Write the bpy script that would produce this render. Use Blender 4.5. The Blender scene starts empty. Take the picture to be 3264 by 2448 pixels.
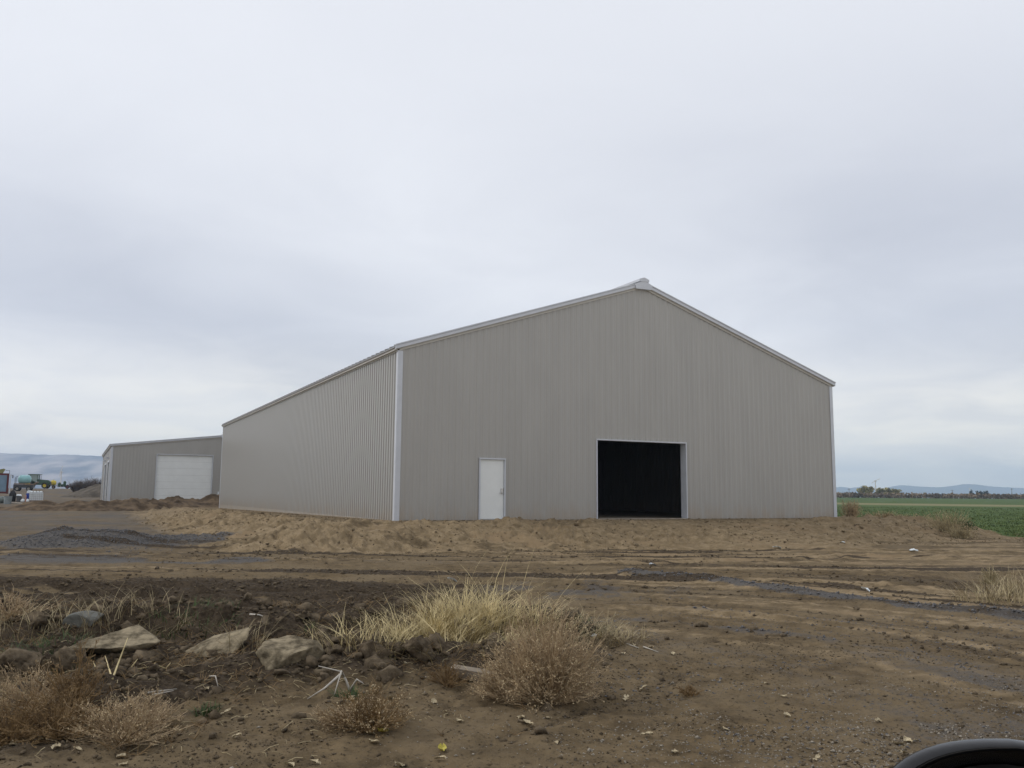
import bpy, math, random
import numpy as np
from mathutils import Vector, Matrix

random.seed(7)
rng = np.random.default_rng(11)
S = bpy.context.scene
COL = S.collection
R = math.radians

# ------------------------------------------------------------------ camera
FPX, PITCH, ROLL, CAMZ = 2774.65, 0.1264, 0.0080, 1.70
cam_d = bpy.data.cameras.new('camera')
cam = bpy.data.objects.new('camera', cam_d)
COL.objects.link(cam)
cam.location = (0, 0, CAMZ)
cam.rotation_mode = 'XYZ'
cam.matrix_world = (Matrix.Translation((0, 0, CAMZ)) @
                    Matrix.Rotation(math.pi / 2 + PITCH, 4, 'X') @ Matrix.Rotation(ROLL, 4, 'Z'))
cam_d.sensor_width = 36.0
cam_d.lens = 36.0 * FPX / 3264.0
cam_d.clip_start = 0.05
cam_d.clip_end = 30000
S.camera = cam

# ------------------------------------------------------------------ world
SUN_EL, SUN_AZ = 36.0, 279.0      # azimuth measured from +Y clockwise: light comes from the left
world = bpy.data.worlds.new('World')
S.world = world
world.use_nodes = True
wt = world.node_tree
wt.nodes.clear()


class NT:
    def __init__(s, t):
        s.t = t

    def n(s, kind, **kw):
        nd = s.t.nodes.new(kind)
        for k, v in kw.items():
            setattr(nd, k, v)
        return nd

    def link(s, a, b):
        s.t.links.new(a, b)

    def put(s, sock, v):
        if hasattr(v, 'is_output'):
            s.link(v, sock)
        else:
            sock.default_value = v

    def math(s, op, a, b=0.0, c=None, clamp=False):
        nd = s.n('ShaderNodeMath', operation=op)
        nd.use_clamp = clamp
        s.put(nd.inputs[0], a)
        s.put(nd.inputs[1], b)
        if c is not None:
            s.put(nd.inputs[2], c)
        return nd.outputs[0]

    def mix(s, f, a, b, blend='MIX'):
        nd = s.n('ShaderNodeMix', data_type='RGBA', blend_type=blend)
        s.put(nd.inputs[0], f)
        for i, v in ((6, a), (7, b)):
            if hasattr(v, 'is_output'):
                s.link(v, nd.inputs[i])
            else:
                nd.inputs[i].default_value = (*v, 1) if len(v) == 3 else v
        return nd.outputs[2]

    def noise(s, vec, scale, detail=4, rough=.55, dist=0.0):
        nd = s.n('ShaderNodeTexNoise')
        if vec is not None:
            s.link(vec, nd.inputs['Vector'])
        nd.inputs['Scale'].default_value = scale
        nd.inputs['Detail'].default_value = detail
        nd.inputs['Roughness'].default_value = rough
        nd.inputs['Distortion'].default_value = dist
        return nd.outputs['Fac']

    def ss(s, v, lo, hi, a=0.0, b=1.0):
        nd = s.n('ShaderNodeMapRange', interpolation_type='SMOOTHSTEP')
        s.put(nd.inputs['Value'], v)
        nd.inputs['From Min'].default_value = lo
        nd.inputs['From Max'].default_value = hi
        nd.inputs['To Min'].default_value = a
        nd.inputs['To Max'].default_value = b
        return nd.outputs['Result']

    def mapping(s, vec, scale=(1, 1, 1), rot=(0, 0, 0), loc=(0, 0, 0)):
        nd = s.n('ShaderNodeMapping')
        s.link(vec, nd.inputs['Vector'])
        nd.inputs['Scale'].default_value = scale
        nd.inputs['Rotation'].default_value = rot
        nd.inputs['Location'].default_value = loc
        return nd.outputs['Vector']


w = NT(wt)
tc = w.n('ShaderNodeTexCoord')
sep = w.n('ShaderNodeSeparateXYZ')
w.link(tc.outputs['Generated'], sep.inputs[0])
dx, dy, dz = sep.outputs
den = w.math('ADD', w.math('MAXIMUM', dz, 0.0), 0.15)
px_ = w.math('DIVIDE', dx, den)
py_ = w.math('DIVIDE', dy, den)
comb = w.n('ShaderNodeCombineXYZ')
w.link(px_, comb.inputs[0])
w.link(py_, comb.inputs[1])
P = comb.outputs[0]
nd_ = w.math('ADD', w.math('MULTIPLY', px_, 0.816), w.math('MULTIPLY', py_, -0.577))
nz1 = w.noise(P, 0.55, 5, .5, .4)
nz2 = w.noise(P, 1.6, 5, .55, .6)
ph = w.math('MULTIPLY', w.math('ADD', nd_, 0.30), 2 * math.pi / 2.2)
ph = w.math('ADD', ph, w.math('MULTIPLY', w.math('SUBTRACT', nz1, .5), 3.2))
wave = w.math('MULTIPLY_ADD', w.math('COSINE', ph), .5, .5)
dark = w.math('ADD', w.math('MULTIPLY', wave, .80), w.math('MULTIPLY', w.math('SUBTRACT', nz2, .42), .9))
dark = w.math('MULTIPLY', dark, w.ss(dz, .24, .52, 1.0, .18), clamp=True)
cloud = w.mix(dark, (.885, .905, .960), (.625, .650, .730))
veil = w.ss(dz, .045, .19, .95, 0.0)
cloud = w.mix(w.math('MULTIPLY', veil, w.ss(nz2, .3, .65, 1.0, .55)), cloud, (1.22, 1.15, 1.01))
sky = w.n('ShaderNodeTexSky', sky_type='NISHITA')
sky.sun_disc = False
sky.sun_elevation = R(SUN_EL)
sky.sun_rotation = R(SUN_AZ)
skyc = w.mix(1.0, sky.outputs[0], (.1, .1, .1), 'MULTIPLY')
bg = w.n('ShaderNodeBackground')
w.link(w.mix(.05, cloud, skyc), bg.inputs['Color'])
bg.inputs['Strength'].default_value = 1.0
out = w.n('ShaderNodeOutputWorld')
w.link(bg.outputs[0], out.inputs['Surface'])

# ------------------------------------------------------------------ sun (veiled by cloud)
sd = bpy.data.lights.new('sun', 'SUN')
sd.energy = 1.35
sd.angle = R(35)
sd.color = (1.0, .96, .90)
sun = bpy.data.objects.new('sun', sd)
COL.objects.link(sun)
az = R(SUN_AZ)
to_sun = Vector((math.sin(az) * math.cos(R(SUN_EL)), math.cos(az) * math.cos(R(SUN_EL)), math.sin(R(SUN_EL))))
sun.rotation_euler = to_sun.to_track_quat('Z', 'Y').to_euler()
sun.location = (-20, -10, 30)

S.view_settings.view_transform = 'Standard'
S.view_settings.look = 'None'
S.view_settings.exposure = 0.0
S.view_settings.gamma = 1.0
S.view_settings.use_curve_mapping = False
S.render.engine = 'CYCLES'
try:
    S.cycles.volume_bounces = 1
    S.cycles.volume_max_steps = 64
    S.cycles.max_bounces = 6
except Exception:
    pass


# ------------------------------------------------------------------ noise
PERM = np.random.default_rng(3).random((256, 256))


def vnoise(x, y):
    xi = np.floor(x).astype(np.int64)
    yi = np.floor(y).astype(np.int64)
    fx = x - xi
    fy = y - yi
    fx = fx * fx * fx * (fx * (fx * 6 - 15) + 10)
    fy = fy * fy * fy * (fy * (fy * 6 - 15) + 10)
    x0, x1, y0, y1 = xi & 255, (xi + 1) & 255, yi & 255, (yi + 1) & 255
    a = PERM[x0, y0] * (1 - fx) + PERM[x1, y0] * fx
    b = PERM[x0, y1] * (1 - fx) + PERM[x1, y1] * fx
    return a * (1 - fy) + b * fy


def fbm(x, y, octv=4, gain=.5, seed=0):
    s = 0.
    a = 1.
    t = 0.
    for i in range(octv):
        c, d = math.cos(.6 + i), math.sin(.6 + i)
        s = s + a * vnoise(c * x - d * y + 17.3 * (i + seed) + 31.7, d * x + c * y + 9.1 * i + 5.3 * seed + 77.)
        t += a
        a *= gain
        x = x * 2.03
        y = y * 2.03
    return s / t


def sstep(v, lo, hi):
    t = np.clip((v - lo) / (hi - lo), 0, 1)
    return t * t * (3 - 2 * t)


def gauss(v, s):
    return np.exp(-(v / s) ** 2)


# ------------------------------------------------------------------ terrain
BX, BY, TH = -4.093, 31.117, 0.4603           # near left corner of the big building, its heading
BW, BL, BH, BR = 21.28, 42.13, 6.10, 3.515
PADZ = CAMZ - 0.9376
EX = (math.cos(TH), math.sin(TH))
EY = (-math.sin(TH), math.cos(TH))


def to_local(X, Y):
    a, b = X - BX, Y - BY
    return a * EX[0] + b * EX[1], a * EY[0] + b * EY[1]


LZ = [-30, 0, 25, 50, 66, 85, 104, 150, 185, 215, 400, 9000]
LH = [0, 0, 0, .10, .25, .66, .70, 1.55, 2.2, 2.2, 1.0, 1.0]
RZ = [-30, 0, 60, 150, 400, 480, 9000]
RH = [0, 0, 0, .42, 1.5, 1.55, 1.5]


def seg_dist(X, Y, pts):
    best = np.full(np.shape(X), 1e9)
    for (ax, ay), (bx, by) in zip(pts[:-1], pts[1:]):
        vx, vy = bx - ax, by - ay
        t = np.clip(((X - ax) * vx + (Y - ay) * vy) / (vx * vx + vy * vy), 0, 1)
        best = np.minimum(best, np.hypot(X - ax - t * vx, Y - ay - t * vy))
    return best


WINDROW = [(2.6, 19.6), (3.9, 18.2), (5.2, 15.3), (6.2, 14.0), (7.4, 12.6), (9.5, 11.2)]
RUTS = [
    [(-16, 17.2), (-8, 16.6), (-3, 16.2), (1.5, 17.2)],
    [(-16, 15.2), (-8, 14.6), (-4, 14.2), (0, 14.4)],
    [(-16, 13.3), (-8, 13.2), (-4.5, 12.9), (-2, 12.3)],
    [(1.0, 22.3), (4.2, 22.6), (7.5, 23.8), (10, 25.5)],
    [(1.5, 20.6), (5, 20.2), (9, 19.6), (13, 20.5), (14.5, 22.6), (12, 25.2), (9, 26.6)],
    [(2.5, 18.9), (7, 17.2), (10.5, 17.6), (13.5, 19.2)],
    [(10, 27.8), (16, 27.6), (26, 28.5)],
    [(-.2, 6.2), (1.3, 7.9), (1.9, 9.6), (1.7, 10.5)],
]


def ground(X, Y, want_masks=False):
    X = np.asarray(X, float)
    Y = np.asarray(Y, float)
    t = sstep(X / (np.abs(Y) + 3.0), -.22, .22)
    z = np.interp(Y, LZ, LH) * (1 - t) + np.interp(Y, RZ, RH) * t
    far = sstep(Y, 60, 120)
    near = 1 - far
    big = fbm(X * .12, Y * .12, 3, .5, 1)
    z = z + (big - .5) * .12 * near * sstep(Y, 12, 20)
    # raised pad of fill under the building
    lx, ly = to_local(X, Y)
    n1 = fbm(X * .45, Y * .45, 4, .55, 2)
    n2 = fbm(X * 1.7, Y * 1.7, 4, .55, 3)
    n3 = fbm(X * 6., Y * 6., 3, .6, 4)
    ddx = np.maximum(np.maximum(-2.6 - lx, lx - (BW + 2.6)), 0)
    ddy = np.maximum(np.maximum(-1.5 - ly, ly - (BL + 4)), 0)
    dd = np.hypot(ddx, ddy)
    ramp = gauss(lx - 11.5, 3.6) * (ly < 0)
    ln = 4.8 + (n1 - .5) * 2.6 + ramp * 4.5
    s = np.clip(dd / ln, 0, 1)
    prof = 1 - s * s * (3 - 2 * s)
    padh = PADZ - .27 * np.clip(ly / BL, 0, 1) - .012
    slope = np.sin(np.pi * np.clip((dd + .25) / (ln + .25), 0, 1))
    slope = np.where(dd > 0, slope, np.where((lx > -2.6) & (lx < BW + 2.6) & (ly > -1.5), 0, slope))
    z = z * (1 - prof) + padh * prof
    crest = gauss(dd - .5, .7) * (dd > 0)
    z = z + slope * ((n2 - .5) * .30 + (.25 + 1.2 * sstep(n1, .46, .62)) * ((n3 - .5) * .24 + .10 * (fbm(X * 11, Y * 11, 2, .5, 14) - .5))) * (1 - .6 * ramp) + crest * np.maximum(n2 - .45, 0) * .40 * (1 - ramp)
    gul = np.abs(fbm(lx * 1.1 + n1 * 1.5, ly * .35, 3, .5, 9) - .5) * 2
    z = z - slope * (1 - sstep(gul, 0, .12)) * .10 * (1 - .5 * ramp)
    flat = 1 - np.clip(prof * 1.2, 0, 1)
    # gravel heap dumped at the left
    gx, gy = (X + 12.6) / 3.9, (Y - 27.9) / 3.2
    gr = np.hypot(gx, gy) + (n1 - .5) * .9
    heap = np.clip(1 - gr, 0, 1)
    heap = heap * heap * (3 - 2 * heap)
    heap2 = .6 * np.clip(1 - np.hypot((X + 9.6) / 1.3, (Y - 29.0) / 1.2) + (n1 - .5) * .5, 0, 1)
    z = z + .44 * heap * (.55 + .9 * fbm(X * .9, Y * .9, 4, .5, 6)) + .30 * heap2 * (.5 + n2)
    # gravel windrow
    wd = seg_dist(X, Y, WINDROW) + (n2 - .5) * .35
    wr = gauss(wd, .34)
    z = z + .10 * wr * (.6 + .8 * n2)
    # disturbed earth mound in the foreground with a trench behind the rocks
    mx = sstep(X, -9.5, -6.5) * (1 - sstep(X + (n1 - .5) * 1.2, -.2, 1.5))
    md = Y - (10.4 + .10 * X + (n1 - .5) * 1.0)
    mound = mx * (gauss(md - .9, 1.0) * .26 + gauss(md + 1.3, .8) * .14)
    rough = mx * gauss(md - .1, 2.0) + .8 * gauss(np.hypot((X + 3.6) / 1.3, (Y - 6.9) / 1.3), 1.0)
    z = z + mound + rough * ((n2 - .5) * .46 + (n3 - .5) * .20)
    z = z - mx * gauss(md + .15, .35) * .12
    # wheel ruts
    rut = np.zeros_like(z)
    for i, pl in enumerate(RUTS):
        d = seg_dist(X, Y, pl) + (n2 - .5) * .22 + (n1 - .5) * .5
        wdt = .10 if i == 7 else .26
        rut = np.maximum(rut, gauss(d, wdt) * (.55 if i == 7 else 1.))
        dep = .35 if i == 7 else 1.
        z = z - dep * .055 * gauss(d, wdt * .8) * flat + dep * .045 * gauss(np.abs(d) - wdt * 1.5, wdt * .5) * flat * (.4 + n2)
    bl = sstep(Y, 15, 22)
    arc_r = np.hypot(np.maximum(X + 1, 0), Y - 6.3)
    arc_a = np.arctan2(np.maximum(X + 1, 0), Y - 6.3)
    v = np.where(X > -1, (arc_r + 6.3) * (1 - bl) + Y * bl, Y)
    u_ = np.where(X > -1, arc_a * 8 * (1 - bl) + (X + 1) * bl, X + 1)
    streak = fbm(u_ * .10 + 3, v * 1.5, 4, .6, 7)
    st2 = fbm(u_ * .35, v * 3.6, 3, .6, 8)
    z = z + flat * np.maximum(sstep(Y, 9, 12), .45 * sstep(X, .8, 2.5)) * (1 - sstep(Y, 40, 70)) * ((streak - .5) * .12 + (st2 - .5) * .07)
    churn = mx * 0 + sstep(-X, -1, 2.5) * gauss(Y - 15.0, 2.2)
    z = z + churn * flat * ((st2 - .5) * .30 + (n2 - .5) * .20)
    z = z + near * ((n3 - .5) * .035 + (n2 - .5) * .03) * (dd > 0)
    z = z + .030 * near * (fbm(X * 16, Y * 16, 2, .5, 12) - .5) * (Y < 24) * (dd > 0)
    rf = sstep(Y - (33.5 + .35 * np.clip(X - 17, -3, 30)) + (n1 - .5) * 3, 0, 3) * sstep(lx - (BW + 5), 0, 2.5)
    z = z + rf * near * (n2 - .5) * .18
    if not want_masks:
        return z
    tan = np.clip(sstep(prof + slope * .8, .06, .4) * (1.08 - .45 * sstep(n1, .5, .66) * gauss(dd - .6, 1.2)), 0, 1)
    tan = tan * (1 - .55 * sstep(fbm(X * .6 + 9, Y * .6, 4, .55, 15), .50, .64) * (1 - ramp))
    tan = np.where((dd <= 0), .35 + .3 * n1, tan)
    tan = np.maximum(tan, .75 * sstep(Y, 16, 19.5) * sstep(streak, .42, .6) * (1 - sstep(Y, 26, 34)) * sstep(X, -5, 2))
    tan = np.maximum(tan, .72 * sstep(v, 11, 13.5) * sstep(streak, .44, .58) * sstep(X, .5, 3))
    tan = np.maximum(tan, .62 * sstep(X + 25, 0, 8) * sstep(Y, 17, 20) * sstep(streak, .45, .65) * (1 - sstep(Y, 24, 28)))
    tan = np.maximum(tan, 1.1 * gauss(np.hypot((X - 2.55) / .55, (Y - 5.46) / .13), 1.0) * (X > 1.5))
    mud = np.clip(rut * .70 + churn * sstep(st2, .30, .55) * 1.5 + rough * (.55 + .9 * sstep(n2, .38, .55)) + .75 * gauss(np.hypot((X + 1.7) / 1.7, (Y - 9.1) / .75), 1.) + .8 * gauss(np.hypot((X + 2.2) / 1.5, (Y - 11.6) / .7), 1.), 0, 1)
    mud = np.maximum(mud, .52 * sstep(.5 - streak + .25 * (st2 - .5), .06, .16) * sstep(X, -3, 3) * sstep(v, 9.5, 12.5) * (1 - sstep(Y, 24, 30)) * flat)
    mud = np.maximum(mud, .8 * sstep(streak, .60, .70) * sstep(Y, 10, 14) * (1 - sstep(Y, 26, 32)) * flat)
    mud = mud * (1 - .9 * np.clip(prof * 1.3, 0, 1))
    grav = np.clip(heap * 2.6, 0, 1)
    grav = np.maximum(grav, np.clip(heap2 * 2, 0, 1))
    grav = np.maximum(grav, .80 * sstep(wr, .25, .7))
    lot = sstep(-X - 5 - .35 * (Y - 24), 0, 6) * sstep(Y, 21, 27)
    grav = np.maximum(grav, .55 * lot * (1 - prof) * (.5 + .8 * n1))
    mud = np.maximum(mud, .55 * gauss(np.hypot((X + 11) / 7.0, (Y - 24.0) / 2.6), 1.0) * sstep(n2, .2, .5))
    grav = np.maximum(grav, .9 * gauss(np.hypot((X + 10) / 9.0, (Y - 22.6) / 1.9), 1.0) * sstep(n1, .3, .55))
    grav = np.maximum(grav, .62 * gauss(np.hypot((X - 1.3) / 3.6, (Y - 16.2) / 2.4), 1.0) * sstep(n2, .25, .6))
    grav = np.maximum(grav, .55 * gauss(np.hypot((X - 4.2) / 2.4, (Y - 6.2) / 1.8), 1.0))
    grav = np.maximum(grav, .40 * gauss(np.hypot((X - 8.5) / 3.4, (Y - 11.0) / 1.0), 1.0))
    track = sstep(arc_r, 3.2, 5.0) * sstep(X, .2, 2.0) * (1 - sstep(Y, 13, 17))
    grav = np.maximum(grav, (.16 + .34 * sstep(streak, .50, .62)) * track * (.6 + .7 * n1))
    grav = grav * (1 - .85 * np.clip(prof * 1.1, 0, 1) * (1 - np.clip(heap2 * 3, 0, 1)))
    for rr_, k1, k2 in ((4.3, .0, .42), (5.6, .50, .0), (6.7, .0, .45), (7.9, .62, .0), (9.4, .55, .0)):
        band = gauss(arc_r + (n1 - .5) * .7 - rr_, .30) * sstep(X, .3, 1.8) * (1 - sstep(Y, 14, 17)) * (.5 + n2)
        tan = np.maximum(tan, k1 * band)
        grav = np.maximum(grav, k2 * band)
        mud = mud * (1 - .6 * np.clip(band, 0, 1))
    field = np.maximum(rf, t * sstep(Y, 75, 90))
    return z, tan, mud, grav, field


GX0, GX1, GY0, GY1, GST = -10.5, 10.5, 3.0, 21.0, .035
_gx = np.arange(GX0, GX1 + GST, GST)
_gy = np.arange(GY0, GY1 + GST, GST)
GRID = ground(*[q.ravel() for q in np.meshgrid(_gx, _gy)]).reshape(len(_gy), len(_gx))


def gz(x, y):
    if GX0 < x < GX1 and GY0 < y < GY1:
        a, b = (x - GX0) / GST, (y - GY0) / GST
        i, j = int(a), int(b)
        a -= i
        b -= j
        return float((GRID[j, i] * (1 - a) + GRID[j, i + 1] * a) * (1 - b) + (GRID[j + 1, i] * (1 - a) + GRID[j + 1, i + 1] * a) * b)
    return float(ground(np.array([x]), np.array([y]))[0])


def ray(px, py):
    """direction (depth 1) seen at a point of the photograph, in photo pixels / 1.4756"""
    u = (px * 1.47556 - 1632) / FPX
    v = (1224 - py * 1.47556) / FPX
    c, s = math.cos(ROLL), math.sin(ROLL)
    u, v = c * u - s * v, s * u + c * v
    y = math.cos(PITCH) - v * math.sin(PITCH)
    z = math.sin(PITCH) + v * math.cos(PITCH)
    return u / y, 1.0, z / y


def at(px, py, Y=None):
    """where a point of the photograph stands on the ground (or at depth Y)"""
    a, _, c = ray(px, py)
    if Y is not None:
        return a * Y, Y, CAMZ + c * Y
    Y = 3.2
    while Y < 300:
        st = .03 if Y < 20 else .15
        if CAMZ + c * (Y + st) <= gz(a * (Y + st), Y + st):
            break
        Y += st
    return a * Y, Y, gz(a * Y, Y)


# ------------------------------------------------------------------ materials
MATS = {}


def mat(name, col, rough=.6, var=.12, scale=6., bump=0., bscale=40., spec=.3, metal=0., col2=None, stretch=(1, 1, 1), trans=0.):
    if name in MATS:
        return MATS[name]
    m = bpy.data.materials.new(name)
    m.use_nodes = True
    k = NT(m.node_tree)
    b = m.node_tree.nodes['Principled BSDF']
    tcn = k.n('ShaderNodeTexCoord')
    vec = k.mapping(tcn.outputs['Object'], stretch)
    nz = k.noise(vec, scale, 5, .6)
    a = tuple(c * (1 - var) for c in col)
    c2 = tuple(min(1, c * (1 + var)) for c in (col2 or col))
    k.link(k.mix(k.ss(nz, .3, .7), a, c2), b.inputs['Base Color'])
    b.inputs['Roughness'].default_value = rough
    b.inputs['Metallic'].default_value = metal
    b.inputs['Specular IOR Level'].default_value = spec
    if bump:
        bp = k.n('ShaderNodeBump')
        bp.inputs['Strength'].default_value = bump
        bp.inputs['Distance'].default_value = .02
        k.link(k.noise(vec, bscale, 6, .65), bp.inputs['Height'])
        k.link(bp.outputs[0], b.inputs['Normal'])
    MATS[name] = m
    return m


def ground_material():
    m = bpy.data.materials.new('soil')
    m.use_nodes = True
    k = NT(m.node_tree)
    b = m.node_tree.nodes['Principled BSDF']
    tcn = k.n('ShaderNodeTexCoord')
    P = tcn.outputs['Object']
    at1 = k.n('ShaderNodeAttribute', attribute_name='mask')
    sp = k.n('ShaderNodeSeparateColor')
    k.link(at1.outputs['Color'], sp.inputs[0])
    at2 = k.n('ShaderNodeAttribute', attribute_name='field')
    fine = k.noise(P, 22, 6, .7)
    med = k.noise(P, 3.2, 6, .62)
    tiny = k.noise(P, 95, 4, .7)
    wide = k.noise(P, .55, 4, .6)

    def msk(v, amt=.75, lo=.30, hi=.70):
        q = k.math('ADD', v, k.math('MULTIPLY', k.math('SUBTRACT', med, .5), amt))
        q = k.math('ADD', q, k.math('MULTIPLY', k.math('SUBTRACT', fine, .5), amt * .8))
        return k.ss(q, lo, hi)
    soil = k.mix(k.ss(med, .3, .7), (.084, .060, .033), (.182, .132, .073))
    soil = k.mix(k.ss(wide, .4, .7), soil, (.178, .134, .080))
    soil = k.mix(k.ss(fine, .52, .70), soil, (.055, .040, .024))
    soil = k.mix(k.ss(tiny, .55, .75), soil, (.185, .148, .098))
    tan = k.mix(k.ss(med, .3, .72), (.175, .128, .072), (.305, .230, .138))
    tan = k.mix(k.ss(fine, .54, .70), tan, (.090, .062, .034))
    tan = k.mix(k.ss(wide, .48, .72), tan, (.250, .180, .104))
    mud = k.mix(k.ss(fine, .35, .68), (.030, .022, .015), (.082, .061, .040))
    grav = k.mix(k.ss(tiny, .35, .68), (.058, .056, .056), (.145, .139, .134))
    grav = k.mix(k.ss(med, .45, .75), grav, (.110, .095, .080))
    c = k.mix(msk(sp.outputs[2]), soil, tan)
    c = k.mix(k.math('MULTIPLY', msk(sp.outputs[0]), .92), c, grav)
    c = k.mix(k.math('MULTIPLY', msk(sp.outputs[1]), .95), c, mud)
    # green crop field with a pale dry strip across it
    fv = k.mapping(P, (.08, .8, 1), (0, 0, R(4)))
    f1 = k.noise(fv, 1.0, 6, .65)
    grn = k.mix(k.ss(f1, .35, .65), (.042, .078, .020), (.090, .128, .038))
    grn = k.mix(k.ss(k.noise(P, .9, 6, .7), .56, .74), grn, (.150, .140, .066))
    sx = k.n('ShaderNodeSeparateXYZ')
    k.link(P, sx.inputs[0])
    off = k.math('SUBTRACT', k.math('ADD', sx.outputs[1], k.math('MULTIPLY', sx.outputs[0], .55)), 205.)
    off = k.math('ADD', off, k.math('MULTIPLY', k.math('SUBTRACT', k.noise(P, .05, 3), .5), 30.))
    stripe = k.ss(k.math('ABSOLUTE', off), 9, 24, .9, 0.)
    grn = k.mix(stripe, grn, (.215, .195, .100))
    c = k.mix(msk(at2.outputs['Fac'], .5), c, grn)
    k.link(c, b.inputs['Base Color'])
    b.inputs['Roughness'].default_value = .95
    b.inputs['Specular IOR Level'].default_value = .12
    h = k.math('ADD', k.math('MULTIPLY', fine, .6), k.math('MULTIPLY', tiny, .25))
    h = k.math('ADD', h, med)
    bp = k.n('ShaderNodeBump')
    bp.inputs['Strength'].default_value = .75
    bp.inputs['Distance'].default_value = .045
    k.link(h, bp.inputs['Height'])
    k.link(bp.outputs[0], b.inputs['Normal'])
    return m


# ------------------------------------------------------------------ mesh helpers
def set_tags(o, label=None, cat=None, group=None, kind=None):
    if label:
        o['label'] = label
    if cat:
        o['category'] = cat
    if group:
        o['group'] = group
    if kind:
        o['kind'] = kind
    return o


def link(name, me, m=None, parent=None, loc=None, smooth=False):
    o = bpy.data.objects.new(name, me)
    COL.objects.link(o)
    if m is not None and not me.materials:
        me.materials.append(m)
    if parent is not None:
        o.parent = parent
    if loc is not None:
        o.location = loc
    if smooth:
        me.polygons.foreach_set('use_smooth', [True] * len(me.polygons))
    return o


def empty(name, loc, rz=0., label=None, cat=None, group=None):
    o = bpy.data.objects.new(name, None)
    COL.objects.link(o)
    o.empty_display_size = .2
    o.location = loc
    o.rotation_euler = (0, 0, rz)
    return set_tags(o, label, cat, group)


class MB:
    def __init__(s):
        s.v = []
        s.f = []

    def add(s, vs, fs):
        n = len(s.v)
        s.v += [tuple(p) for p in vs]
        s.f += [tuple(i + n for i in q) for q in fs]
        return s

    def hexa(s, p):       # 8 points: bottom 4 ccw, top 4 ccw
        return s.add(p, [(0, 3, 2, 1), (4, 5, 6, 7), (0, 1, 5, 4), (1, 2, 6, 5), (2, 3, 7, 6), (3, 0, 4, 7)])

    def box(s, x0, x1, y0, y1, z0, z1):
        return s.hexa([(x0, y0, z0), (x1, y0, z0), (x1, y1, z0), (x0, y1, z0),
                       (x0, y0, z1), (x1, y0, z1), (x1, y1, z1), (x0, y1, z1)])

    def extrude(s, poly, a0, a1, axis='y'):
        n = len(poly)
        vs = []
        for a in (a0, a1):
            for (p, q) in poly:
                vs.append((p, a, q) if axis == 'y' else ((a, p, q) if axis == 'x' else (p, q, a)))
        fs = [tuple(range(n))[::-1], tuple(range(n, 2 * n))]
        fs += [(i, (i + 1) % n, n + (i + 1) % n, n + i) for i in range(n)]
        return s.add(vs, fs)

    def tube(s, pts, rad, n=6, cap=True):
        pts = [Vector(p) for p in pts]
        if not hasattr(rad, '__len__'):
            rad = [rad] * len(pts)
        base = len(s.v)
        for i, p in enumerate(pts):
            d = (pts[min(i + 1, len(pts) - 1)] - pts[max(i - 1, 0)])
            d = d.normalized() if d.length > 1e-9 else Vector((0, 0, 1))
            u = d.cross(Vector((0, 0, 1)) if abs(d.z) < .9 else Vector((1, 0, 0))).normalized()
            v = d.cross(u)
            for j in range(n):
                a = 2 * math.pi * j / n
                s.v.append(tuple(p + (u * math.cos(a) + v * math.sin(a)) * rad[i]))
        for i in range(len(pts) - 1):
            for j in range(n):
                k = (j + 1) % n
                s.f.append((base + i * n + j, base + i * n + k, base + (i + 1) * n + k, base + (i + 1) * n + j))
        if cap:
            s.f.append(tuple(base + j for j in range(n))[::-1])
            s.f.append(tuple(base + (len(pts) - 1) * n + j for j in range(n)))
        return s

    def lathe(s, prof, n=20, axis='x', c=(0, 0, 0)):
        base = len(s.v)
        for (a, r) in prof:
            for j in range(n):
                t = 2 * math.pi * j / n
                p, q = r * math.cos(t), r * math.sin(t)
                e = {'x': (a, p, q), 'y': (p, a, q), 'z': (p, q, a)}[axis]
                s.v.append((e[0] + c[0], e[1] + c[1], e[2] + c[2]))
        for i in range(len(prof) - 1):
            for j in range(n):
                k = (j + 1) % n
                s.f.append((base + i * n + j, base + i * n + k, base + (i + 1) * n + k, base + (i + 1) * n + j))
        return s

    def mesh(s, name):
        me = bpy.data.meshes.new(name)
        me.from_pydata(s.v, [], s.f)
        me.update()
        return me

    def build(s, name, m, parent=None, loc=None, smooth=False):
        me = s.mesh(name)
        return link(name, me, m, parent, loc, smooth)


def np_mesh(name, V, F, nper):
    """fast mesh: V (n,3), F (m,nper)"""
    me = bpy.data.meshes.new(name)
    V = np.asarray(V, np.float32)
    F = np.asarray(F, np.int32)
    me.vertices.add(len(V))
    me.vertices.foreach_set('co', V.ravel())
    me.loops.add(F.size)
    me.loops.foreach_set('vertex_index', F.ravel())
    me.polygons.add(len(F))
    me.polygons.foreach_set('loop_start', np.arange(0, F.size, nper, dtype=np.int32))
    me.update()
    return me


def grid_faces(nr, nc):
    i = np.arange(nr - 1)[:, None] * nc + np.arange(nc - 1)[None, :]
    i = i.ravel()
    return np.stack([i, i + 1, i + nc + 1, i + nc], 1)


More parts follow.
